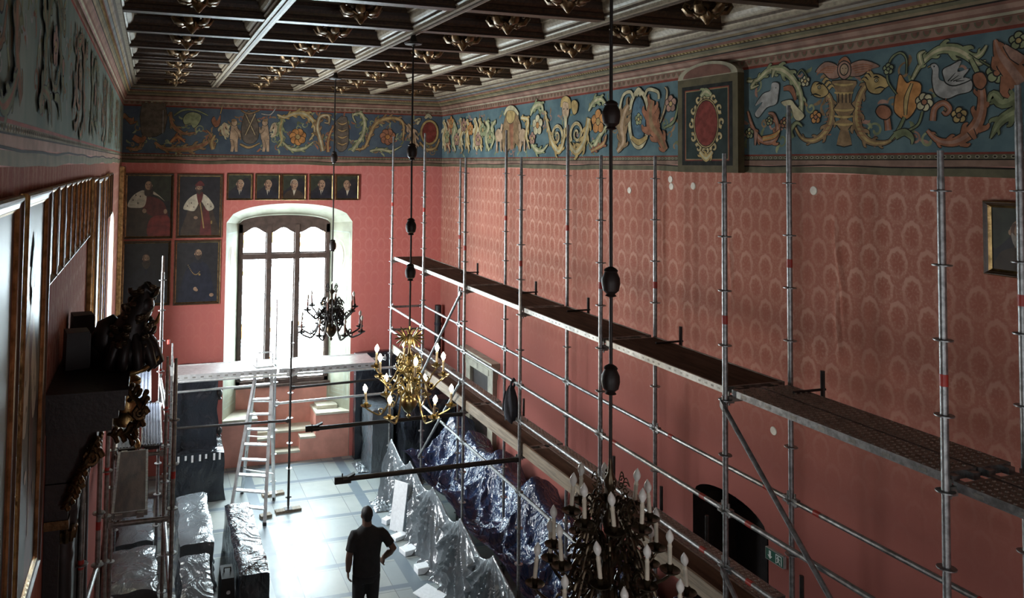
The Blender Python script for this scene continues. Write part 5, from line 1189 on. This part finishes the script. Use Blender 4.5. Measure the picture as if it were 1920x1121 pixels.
# crest: urn foot, swelling leaf bowl, turned figure of foliage and mask
mb = MB(); mb.lathe((.50,-.45,5.02), [(.09,0),(.10,.06),(.07,.10),(.085,.16),(.06,.2),(.075,.27),(.10,.30),(.10,.33),(.06,.36),(.075,.40),(.11,.42)], 16)
for q in range(5): acanthus(mb, (.50+.008*q, -.52, 5.30-.09*q), (1,-.4,-.2), (0,-.3,1 if q%2 else -1), .08, .018)
mb.build('gilded_pedestal', M['gilt'], pt, 50)
mb = MB()
mb.ball((.52,-.42,5.55), .20, .17, .13, 14)
mb.path([(.50,-.40,5.50),(.50,-.40,5.68),(.54,-.42,5.80),(.60,-.42,5.92),(.61,-.42,6.03)], [.17,.15,.11,.085,.05], 12)
mb.path([(.40,-.36,5.48),(.33,-.34,5.62),(.34,-.34,5.74),(.40,-.34,5.80)], [.05,.10,.08,.03], 9); mb.path([(.30,-.2,5.42),(.26,-.2,5.58),(.28,-.2,5.70)], [.07,.09,.02], 9)
for q in range(7):   # heavy hanging folds
    a = -2.4+q*.55; mb.path([(.52+.06*cos(a),-.42+.06*sin(a),5.74),(.52+.15*cos(a),-.42+.13*sin(a),5.60),(.52+.21*cos(a),-.42+.18*sin(a),5.47),(.52+.17*cos(a),-.42+.15*sin(a),5.42)], [.03,.05,.04,.012], 7)
mb.ball((.61,-.44,5.90), .065, .07, .08, 12); mb.ball((.655,-.47,5.885), .02, .02, .022, 8); mb.path([(.58,-.44,5.98),(.62,-.44,6.03),(.66,-.45,5.99)], [.05,.045,.02], 8)
mb.build('carved_figure', M['ebony'], pt, 60)
mb = MB(); rr = random.Random(3)
for q in range(60):
    a = rr.uniform(0,6.28); z = rr.uniform(5.58,6.02); r = .15 if z < 5.75 else .075; cx = .52+max(0,(z-5.7))*.28
    acanthus(mb, (cx+r*cos(a)*.9, -.42+r*sin(a)*.9, z), (cos(a),sin(a),.2), (0,0,1 if q%3 else -1), .035+.03*rr.random(), .017)
mb.build('carved_leaves', M['bronze'], pt, 60)
mb = MB(); mb.path([(.40,-.55,5.43),(.50,-.60,5.42),(.62,-.58,5.45),(.71,-.50,5.50),(.73,-.42,5.55)], [.012,.02,.02,.016,.008], 8); mb.path([(.64,-.52,5.74),(.70,-.5,5.78),(.72,-.48,5.84)], [.02,.016,.006], 7); mb.build('gilded_edge', M['gilt'], pt, 60)
for k, (yy, xx, lab) in enumerate(((6.30,-.50,'nearer of the two on top of the carved portal'),(6.98,-.515,'farther of the two on top of the carved portal'))):
    t = thing('loudspeaker', 'small black loudspeaker box, '+lab, 'speaker', (xx,yy,5.44), radians(12), 'loudspeakers on the portal')
    mb = MB(); h = .27
    mb.add([(-.085,-.09,0),(.085,-.07,0),(.085,.10,0),(-.085,.12,0),(-.08,-.085,h),(.08,-.065,h),(.08,.095,h),(-.08,.115,h)], [(0,3,2,1),(4,5,6,7),(0,1,5,4),(1,2,6,5),(2,3,7,6),(3,0,4,7)]); mb.build('cabinet', M['black'], t, 0)
    mb = MB(); mb.box(.083,.09,-.06,.09,.015,.255); mb.build('grille', M['iron'], t, 0)

# ------------------------------------------------------------------ stone doorcase on the right wall behind the scaffold
mb = MB(); mb.box(XR-.10,XR+.02,14.85,15.10,0,2.55); mb.box(XR-.10,XR+.02,16.05,16.30,0,2.55); mb.box(XR-.12,XR+.02,14.80,16.35,2.55,2.74); mb.box(XR-.20,XR+.02,14.70,16.46,2.80,2.90); mb.box(XR-.15,XR+.02,14.75,16.40,2.74,2.80); mb.box(XR-.13,XR-.115,15.0,15.5,2.58,2.70); mb.box(XR-.13,XR-.115,15.6,16.1,2.58,2.70)
struct(mb.build('trim_14', mat('grey_beige_stone',(.30,.28,.22),.6,var=.2,sc=6,bump=.2), smooth=0))
mb = MB(); mb.box(XR-.03,XR+.02,15.10,16.05,0,2.55); struct(mb.build('door_2', M['ebony2'], smooth=0))
t = thing('rolled_bundle', 'tall black wrapped roll standing on end in the far right corner', 'roll', (6.83,17.9,0))
mb = MB(); mb.path([(0,0,0),(.005,0,1.2),(-.004,0,2.4),(0,0,3.55)], [.085,.088,.084,.082], 16); mb.build('roll', M['black'], t)
mb = MB()
for z in (.6,1.8,3.1): mb.lathe((0,0,z), [(.086,-.03),(.092,-.03),(.092,.03),(.086,.03)], 16)
mb.build('binding_tape', M['navy'], t)

# ------------------------------------------------------------------ furniture wrapped in plastic sheeting
def posts_near(y, ps):
    b = min(ps, key=lambda p: abs(p-y)); i = ps.index(b)
    nb = ps[i+1] if (y < b and i+1 < len(ps)) else (ps[i-1] if (y > b and i > 0) else b)
    gap = abs(nb-b) or 1.3
    return b, min(1, abs(y-b)/gap)   # nearest post, 0..0.5 along the span
FPS = [15.72,14.50,13.22,11.92,10.64,9.36,8.1]; RPS = [15.55,14.72,13.40,11.98,10.82,9.5,8.2]
def ridge(y, ps, h, sag):
    b, t = posts_near(y, ps); return h-sag*(1-(1-2*min(.5,t))**2.3)
def fold(y, z, ps, h, amp, k):
    b, t = posts_near(y, ps); dz = max(.04, h+.05-z); a = atan2(y-b, dz); d = sqrt((y-b)**2+dz*dz)
    ss = sin(a*k+b*3+.6*nz((y,z,b),1.5)); return amp*(1-2*abs(ss)**.8)*min(1, d*2.2)*(1-.5*t)+.035*nz((y*1.0,z,b),4)*min(1,d*3)
def front(u, v):
    y = 15.80-7.9*u; h = ridge(y, FPS, 1.22+.05*sin(y*5), .19)
    if v < .12: q = v/.12; x = 5.07-.09*q; z = h-.42*(1-q)**2
    else:
        q = (v-.12)/.88; z = h*(1-q)+.0; x = 4.98-.22*q**.7-fold(y, z, FPS, 1.22, .085, 12)*min(1,q*3)
        b, t = posts_near(y, FPS); sw = 1-(1-2*min(.5, t))**2
        x -= .04*(1-2*abs(sin(pi*(q*2.6-.8*sw+.4*nz((y,q,5),1.3)+b)))**.75)*sw*min(1,q*5)*max(0,1-q*1.1)
        if q > .93: x -= (q-.93)*1.2
    return (x, y+.02*nz((u*30,v*4,1),1.0), max(.004, z+.02*nz((y,v*3,5),3)))
t = thing('covered_stalls', 'front row of benches under milky plastic sheeting draped to the floor', 'covered furniture', (5.1,12,0)); off = Vector((5.1,12,0))
mb = MB(); mb.grid(lambda u,v: Vector(front(u,v))-off, 420, 56); mb.build('plastic_sheet', M['sheet_clear'], t, 80)
for y in FPS:
    mb = MB(); mb.box(-.14,-.08,y-12-.03,y-12+.03,0,1.0); mb.build('bench_end', M['ebony2'], t, 0)
def rear(u, v):
    y = 15.75-7.9*u; h = ridge(y, RPS, 1.66+.06*sin(y*3.3), .30)
    if v < .2: q = v/.2; x = 6.80-.5*q; z = h-.25*(1-q)**2+.0
    else:
        q = (v-.2)/.8; hf = 1.0+.06*sin(y*3); x = 6.30-1.13*q; z = h+(hf-h)*q-.40*sin(pi*q)*(1-.2*q)
        b, t = posts_near(y, RPS); sw = 1-(1-2*min(.5, t))**2
        swag = .055*(1-2*abs(sin(pi*(q*3.2-.95*sw+.35*nz((y,q,1),1.2)+b)))**.75)*min(1,q*4)*min(1,(1-q)*5)*(.35+.65*sw)
        rad = fold(y, 1.6-q*1.2, RPS, 1.66, .07, 12)*min(1,q*3)*min(1,(1-q)*4+.15)*(1-.6*sw)
        z += rad+swag*.9; x += (rad*.5-swag*.5)*sin(pi*q)
    return (x, y+.02*nz((u*25,v*5,3),1.0), z+.025*nz((y*1.3,x*2,9),3)+.012*nz((y*2,x*3,4),6))
t = thing('covered_stalls', 'rear row of stalls under shiny blue-black plastic sheeting beneath the scaffold', 'covered furniture', (6.2,12,0)); off2 = Vector((6.2,12,0))
mb = MB(); mb.grid(lambda u,v: Vector(rear(u,v))-off2, 420, 64); mb.build('plastic_sheet', M['sheet_blue'], t, 80)
for y in RPS: mb = MB(); mb.box(.06,.5,y-12-.03,y-12+.03,0,1.35); mb.build('stall_end', M['ebony2'], t, 0)
def wrapped(mb, x0, x1, ya, yb, z0, z1, seed, am=.022, flare=.05, top_tilt=0.0, n=26, m=0):
    """box hugged by film: every face a wrinkled grid, skirt flaring towards the floor"""
    def P(x, y, z):
        w = max(0, 1-(z-z0)/.3)*flare if z0 < .05 else 0
        cx, cy = (x0+x1)/2, (ya+yb)/2
        e = Vector((nz((x+seed,y,z),3.1), nz((x,y+seed,z),3.3), nz((x,y,z+seed),2.9)))*am + Vector((nz((x*3+seed,y*3,z),3), nz((x*3,y*3+seed,z),3), 0))*am*.4
        q = Vector((x, y, z))+e
        q.x += (x-cx)/(x1-x0)*2*w*(.6+.6*nz((y*3,seed,z),2)); q.y += (y-cy)/(yb-ya)*2*w*(.6+.6*nz((x*3,seed,z),2))
        tz = (z-z0)/(z1-z0); q.z += tz*top_tilt*(y-cy)
        # corners sag and round off
        ex = min(x-x0, x1-x)/(x1-x0); ey = min(y-ya, yb-y)/(yb-ya)
        if tz > .9: q.z -= .02*(1-min(1,ex*8))+.02*(1-min(1,ey*8))
        q.z = max(q.z, .004 if z0 < .05 else z0-.03); return q
    nx, ny, nzv = (max(6, min(60, int(d/.05))) for d in (x1-x0, yb-ya, z1-z0))
    mb.grid(lambda u,v: P(x0+(x1-x0)*u, ya, z0+(z1-z0)*v), nx, nzv, m); mb.grid(lambda u,v: P(x0+(x1-x0)*u, yb, z0+(z1-z0)*v), nx, nzv, m)
    mb.grid(lambda u,v: P(x0, ya+(yb-ya)*u, z0+(z1-z0)*v), ny, nzv, m); mb.grid(lambda u,v: P(x1, ya+(yb-ya)*u, z0+(z1-z0)*v), ny, nzv, m)
    mb.grid(lambda u,v: P(x0+(x1-x0)*u, ya+(yb-ya)*v, z1), nx, ny, m)
def wrap_thing(label, boxes, m, name='wrapped_cabinet', cat='covered furniture', grp=None):
    x, y = (boxes[0][0]+boxes[0][1])/2, (boxes[0][2]+boxes[0][3])/2
    t = thing(name, label, cat, (x,y,0), 0, grp)
    for k, b in enumerate(boxes):
        mb = MB(); wrapped(mb, b[0]-x, b[1]-x, b[2]-y, b[3]-y, b[4], b[5], k*3.7+x, *(b[6:] if len(b) > 6 else ()))
        mb.build('plastic_film', M[m], t, 60)
    return t
t = wrap_thing('tall high-backed stall wrapped in dark film, left of the window', [(.62,1.60,16.55,17.55,0,1.02),(.60,1.47,16.85,17.5,1.0,2.62,.03)], 'sheet_dark', 'wrapped_stall')
for x, z in ((.40,1.32),(.39,2.10)):
    mb = MB(); mb.lathe((x,-.22,z-.12), [(.03,0),(.05,.02),(.03,.05),(.055,.10),(.06,.14),(.045,.19),(.015,.22)], 12); mb.build('turned_finial', M['ebony'], t)
for q in range(7):
    mb = MB(); mb.box(-.45+q*.14+.02*sin(q*3), -.41+q*.14+.02*sin(q*3), -.535, -.525, .86+.03*sin(q*2), .98); mb.build('tape_strip', M['white_foam'], t, 0)
wrap_thing('low cabinet wrapped in milky film beside the left scaffold', [(.60,1.14,13.15,15.1,0,.80,.035,.10)], 'sheet_clear', 'wrapped_cabinet')
wrap_thing('long table wrapped in dark shiny film, left of the walking man', [(1.42,1.88,11.98,14.5,0,.80,.02,.02)], 'sheet_dark', 'wrapped_table')
wrap_thing('low box under milky film standing under the left scaffold deck', [(-.42,.22,11.75,13.1,0,.90,.05,.1)], 'sheet_clear', 'wrapped_box')
wrap_thing('small chest under milky film next to the base of the left scaffold', [(-.40,.18,13.6,15.2,0,.75,.05,.1)], 'sheet_grey', 'wrapped_box')
wrap_thing('piece of furniture under grey film at the lower left, tented sheet', [(.55,1.0,10.9,12.6,0,.78,.05,.08,.12)], 'sheet_grey', 'wrapped_box')
wrap_thing('dark wrapped crate at the lower left in front of the tented grey sheet', [(-.40,.30,9.5,11.2,0,.95,.05,.1)], 'sheet_dark', 'wrapped_box')
wrap_thing('cabinet wrapped in grey film, right of the window in front of the black one', [(4.92,5.42,16.98,17.86,0,1.44,.018,.05)], 'sheet_grey', 'wrapped_cabinet')
wrap_thing('tall screen wrapped in black film against the end wall, right of the window', [(4.76,6.55,17.92,18.12,0,2.5,.02,.02)], 'sheet_dark', 'wrapped_screen')
wrap_thing('dark wrapped chest behind the lit chandelier, right of the grey wrapped cabinet', [(5.52,6.7,16.42,17.4,0,1.75,.05,.08)], 'sheet_dark', 'wrapped_chest')
# black carry case between the wrapped cabinet and the table
t = thing('carry_case', 'black upright carry case between the milky wrapped cabinet and the dark wrapped table', 'case', (1.28,12.35,0))
mb = MB(); mb.add([(-.13,-.22,0),(.12,-.22,0),(.12,.22,0),(-.13,.22,0),(-.10,-.17,.66),(.09,-.17,.66),(.09,.17,.70),(-.10,.17,.70)], [(0,3,2,1),(4,5,6,7),(0,1,5,4),(1,2,6,5),(2,3,7,6),(3,0,4,7)]); mb.build('body', M['black'], t, 0)
mb = MB(); mb.path([(-.05,0,.68),(-.05,0,.74),(.05,0,.74),(.05,0,.68)], .012, 8); mb.build('handle', M['iron'], t)
mb = MB(); mb.path([(0,-.2,.47),(0,-.215,.465)], .03, 14); mb.build('white_badge', M['white_foam'], t)
# white foam blocks, leaning panel and paper by the sheeting
for k, (x, y, a, l, w, h, lab) in enumerate(((4.56,14.62,.5,.17,.14,.10,'farthest and smallest'),(4.60,13.98,.4,.30,.17,.07,'second from the window'),(4.60,13.42,.25,.27,.22,.09,'third from the window'),(4.62,12.74,.1,.24,.19,.11,'nearest to the walking man'))):
    mb = MB(); c, s = cos(a), sin(a); mb.obox((0,0,h/2), (c*l/2,s*l/2,0), (-s*w/2,c*w/2,0), (0,0,h/2))
    o = mb.build('foam_block', M['white_foam'], None, 0, loc=(x,y,0)); tag(o, 'white foam block on the floor along the sheeting, '+lab, 'block', 'white foam blocks on the floor')
    md = o.modifiers.new('bevel', 'BEVEL'); md.width = .012; md.segments = 2
mb = MB(); mb.obox((-.04,0,.46), (-.09,.12,.0), (.008,.006,.0), (.05,0,.46)); tag(mb.build('foam_plank', M['white_foam'], None, 0, loc=(4.72,14.25,.0)), 'tall narrow white panel leaning against the milky sheeting', 'panel')
mb = MB(); mb.obox((0,0,.006), (.16,.10,0), (-.14,.30,0), (0,0,.006)); tag(mb.build('paper_sheet', M['white_foam'], None, 0, loc=(4.55,11.95,0)), 'large white card lying flat at the foot of the milky sheeting', 'card')
# crumpled sheeting on the floor
mb = MB(); mb.grid(lambda u,v: Vector(((u-.5)*.38, (v-.5)*.5, .012+.09*max(0,sin(pi*u)*sin(pi*v))*(1+nz((u*4,v*4,2),2))+.03*abs(nz((u*9,v*9,1),1)))), 26, 26); tag(mb.build('crumpled_film', M['sheet_clear'], None, 60, loc=(4.66,15.35,0)), 'crumpled scrap of clear film on the floor at the end of the milky sheeting', 'plastic scrap')
mb = MB(); mb.grid(lambda u,v: Vector(((u-.5)*.25, (v-.5)*.6, .012+.08*max(0,sin(pi*u)*sin(pi*v))*(1+nz((u*4,v*4,6),2))+.03*abs(nz((u*9,v*9,4),1)))), 22, 26); tag(mb.build('crumpled_film', M['sheet_clear'], None, 60, loc=(4.76,17.4,0)), 'crumpled clear film on the floor beside the grey wrapped cabinet', 'plastic scrap')
# navy jacket hung over the rail
t = thing('navy_bag', 'dark navy bag hanging from the guard rail of the right scaffold', 'bag', (5.06,10.26,3.30))
mb = MB()
def bagp(u, v):
    a = 2*pi*u; z = .02+.50*v; w = (.135*sin(pi*min(1,(v*.82+.18)))**.5)*(1-.35*v*v)
    return Vector((w*.75*cos(a)+.012*sin(a*5+v*4), w*1.05*sin(a)+.012*cos(a*4+v*7), z-.03*cos(a*3)*(1-v)))
mb.grid(bagp, 40, 24); mb.add([bagp(u/40,0) for u in range(40)], [tuple(range(40))]); mb.add([bagp(u/40,1) for u in range(40)], [tuple(range(40))]); mb.build('body', M['navy'], t, 60)
mb = MB(); mb.path([(-.03,-.04,.46),(-.01,-.03,.56),(.044,.0,.605),(.08,.02,.56),(.05,.05,.44)], .018, 8); mb.build('strap', M['navy'], t); mb = MB(); mb.path([(-.06,.06,.42),(-.085,.06,.30),(-.09,.07,.14)], .016, 8); mb.build('side_strap', M['navy'], t)

# ------------------------------------------------------------------ the man walking towards the window, seen from behind
PX, PY, K = 3.20, 11.25, 1.035
man = thing('person', 'man in dark T-shirt and trousers walking away, one elbow bent', 'person', (PX,PY,0))
def fin(mb, name, m, parent, vox, it=6):
    for i, v in enumerate(mb.v): mb.v[i] = (v[0]*K, v[1]*K, v[2]*K)
    o = mb.build(name, m, parent, 0)
    r = o.modifiers.new('surface', 'REMESH'); r.mode = 'VOXEL'; r.voxel_size = vox; r.use_smooth_shade = True
    s = o.modifiers.new('smooth', 'SMOOTH'); s.factor = .5; s.iterations = it
    return o
def loft(mb, secs, n=20):
    vs = []; fs = []
    for z, cx, cy, rx, ry in secs: vs += [(cx+rx*cos(2*pi*k/n)*(1), cy+ry*sin(2*pi*k/n), z) for k in range(n)]
    for i in range(len(secs)-1):
        for k in range(n): fs.append((i*n+k, i*n+(k+1)%n, (i+1)*n+(k+1)%n, (i+1)*n+k))
    fs += [tuple(range(n-1,-1,-1)), tuple((len(secs)-1)*n+k for k in range(n))]; mb.add(vs, fs)
def hand(mb, w, d, side, curl):
    """w wrist, d pointing direction, side = thumb direction"""
    w, d, side = Vector(w), Vector(d).normalized(), Vector(side).normalized(); side = (side-d*side.dot(d)).normalized(); nrm = d.cross(side)
    R3 = Matrix((side, nrm, d)).transposed()
    mb.ball(w+d*.05, .042, .016, .055, 14, 0, R3)
    for q, (o, L) in enumerate(((.030,.072),(.010,.080),(-.011,.075),(-.030,.058))):
        b = w+d*.088+side*o; e = nrm*curl
        mb.path([b-d*.03, b, b+d*L*.45+e*L*.22, b+d*L*.75+e*L*.55, b+d*L*.88+e*L*.85], [.010,.0095,.0088,.008,.006], 8)
    b = w+d*.03+side*.032; mb.path([b-side*.01, b+side*.022+d*.025+nrm*curl*.008, b+side*.030+d*.058+nrm*curl*.02, b+side*.026+d*.078+nrm*curl*.03], [.013,.012,.010,.007], 8)
SHL, SHR = Vector((-.195,0,1.475)), Vector((.215,-.01,1.47))
ELL, WRL = Vector((-.265,-.03,1.185)), Vector((-.262,.035,.935))
ELR, WRR = Vector((.372,-.10,1.235)), Vector((.272,.06,1.045))
body = MB()
loft(body, [(.86,0,0,.16,.105),(.98,0,0,.165,.11),(1.12,0,0,.155,.10),(1.30,0,0,.185,.115),(1.42,0,-.005,.195,.105),(1.50,0,-.005,.14,.085),(1.545,0,0,.075,.07)])
body.path([(0,-.005,1.50),(0,.005,1.58),(.0,.02,1.66)], [.080,.070,.068], 14)
body.ball((0,.02,1.715), .082, .102, .110, 18); body.ball((0,.055,1.655), .058, .062, .058, 14)          # skull, jaw
body.path([(.0,.118,1.71),(0,.138,1.685),(0,.125,1.675)], [.011,.015,.012], 8)                             # nose
for s in (-1, 1):
    body.ball((s*.079,.015,1.70), .012, .024, .033, 10); body.ball((s*.030,.108,1.722), .013, .010, .009, 8); body.path([(s*.012,.115,1.738),(s*.045,.105,1.741)], .007, 6)
body.path([(-.024,.112,1.640),(0,.120,1.642),(.024,.112,1.640)], .007, 6)
body.path([SHL+Vector((.06,0,-.02)), SHL+Vector((.01,0,-.03)), SHL.lerp(ELL,.5), ELL, ELL.lerp(WRL,.35), WRL], [.058,.058,.055,.048,.050,.034], 14)
body.path([SHR+Vector((-.06,0,-.02)), SHR+Vector((-.01,0,-.03)), SHR.lerp(ELR,.5), ELR, ELR.lerp(WRR,.35), WRR], [.058,.058,.055,.048,.050,.034], 14)
hand(body, WRL, (.02,.04,-1), (0,1,0), 1); hand(body, WRR, (-.12,.35,-.9), (-.5,.8,.1), 1)
HL, HR, KL, KR, AL, AR = Vector((-.095,0,.90)), Vector((.095,0,.90)), Vector((-.105,.05,.49)), Vector((.10,.01,.49)), Vector((-.11,-.02,.09)), Vector((.105,.03,.09))
for h_, k_, a_ in ((HL,KL,AL),(HR,KR,AR)):
    body.path([h_, h_.lerp(k_,.5), k_, k_.lerp(a_,.35), a_], [.090,.075,.056,.055,.038], 14); body.path([a_-Vector((0,.04,.05)), a_+Vector((0,.08,-.055)), a_+Vector((0,.15,-.065))], [.036,.036,.028], 10)
fin(body, 'body', mat('skin_in_shade', (.13,.072,.05), .6, var=.1), man, .0075, 4)
hair = MB(); hair.ball((0,.006,1.735), .085, .102, .102, 18); hair.ball((0,-.045,1.69), .064, .045, .06, 12); fin(hair, 'cropped_hair', mat('dark_hair', (.012,.010,.009), .6, var=.3, sc=60), man, .009, 3)
sh_ = MB()
loft(sh_, [(.90,0,-.005,.205,.15),(1.0,0,0,.205,.145),(1.14,0,0,.20,.138),(1.30,0,0,.222,.145),(1.40,0,-.005,.235,.13),(1.46,0,-.005,.215,.112),(1.51,0,-.005,.165,.095),(1.555,0,0,.095,.08),(1.575,0,.002,.076,.074)])
sh_.path([SHL+Vector((.09,0,-.02)), SHL+Vector((.0,0,-.025)), SHL.lerp(ELL,.25), SHL.lerp(ELL,.5), SHL.lerp(ELL,.80)], [.07,.075,.072,.068,.072], 16); sh_.path([SHR+Vector((-.09,0,-.02)), SHR+Vector((.0,0,-.025)), SHR.lerp(ELR,.25), SHR.lerp(ELR,.5), SHR.lerp(ELR,.76)], [.07,.075,.072,.068,.072], 16)
fin(sh_, 't_shirt', mat('charcoal_t_shirt', (.016,.016,.017), .85, var=.15, sc=14, bump=.3, bsc=14), man, .012, 4)
tr = MB()
loft(tr, [(.80,0,0,.17,.125),(.88,0,-.005,.19,.14),(.97,0,0,.188,.132)])
for h_, k_, a_ in ((HL,KL,AL),(HR,KR,AR)): tr.path([h_+Vector((0,0,-.02)), h_.lerp(k_,.5), k_, k_.lerp(a_,.5), a_+Vector((0,0,.0))], [.112,.100,.084,.078,.074], 16)
fin(tr, 'trousers', mat('black_trousers', (.012,.012,.014), .85, var=.2, sc=12, bump=.3, bsc=12), man, .012, 4)
for a_ in (AL, AR):
    s2 = MB(); s2.path([a_+Vector((0,-.06,-.045)), a_+Vector((0,.06,-.045)), a_+Vector((0,.16,-.055)), a_+Vector((0,.20,-.058))], [.044,.047,.042,.026], 12); s2.box(a_.x-.045,a_.x+.045,a_.y-.09,a_.y+.19,0,.022); fin(s2, 'shoe', M['black'], man, .01, 2)

# ------------------------------------------------------------------ light, world, camera
w = bpy.data.worlds.new('dim_interior'); bpy.context.scene.world = w; w.use_nodes = True
w.node_tree.nodes['Background'].inputs[0].default_value = (.6,.75,1,1); w.node_tree.nodes['Background'].inputs[1].default_value = .0
cam = bpy.data.cameras.new('camera'); co = bpy.data.objects.new('camera', cam); COL.objects.link(co)
cam.sensor_fit = 'HORIZONTAL'; cam.sensor_width = 36; cam.lens = CF/1920*36
cam.shift_x = (960-CPX)/1920; cam.shift_y = -(560.5-CPY)/1920; cam.clip_start = .05; cam.clip_end = 100
m3 = Matrix((CR, CU, -CFW)).transposed(); co.matrix_world = Matrix.Translation((0,0,CAMZ)) @ m3.to_4x4()
sc_ = bpy.context.scene; sc_.camera = co
sc_.view_settings.view_transform = 'Standard'; sc_.view_settings.look = 'None'; sc_.view_settings.gamma = 1; sc_.view_settings.exposure = EXPOSURE
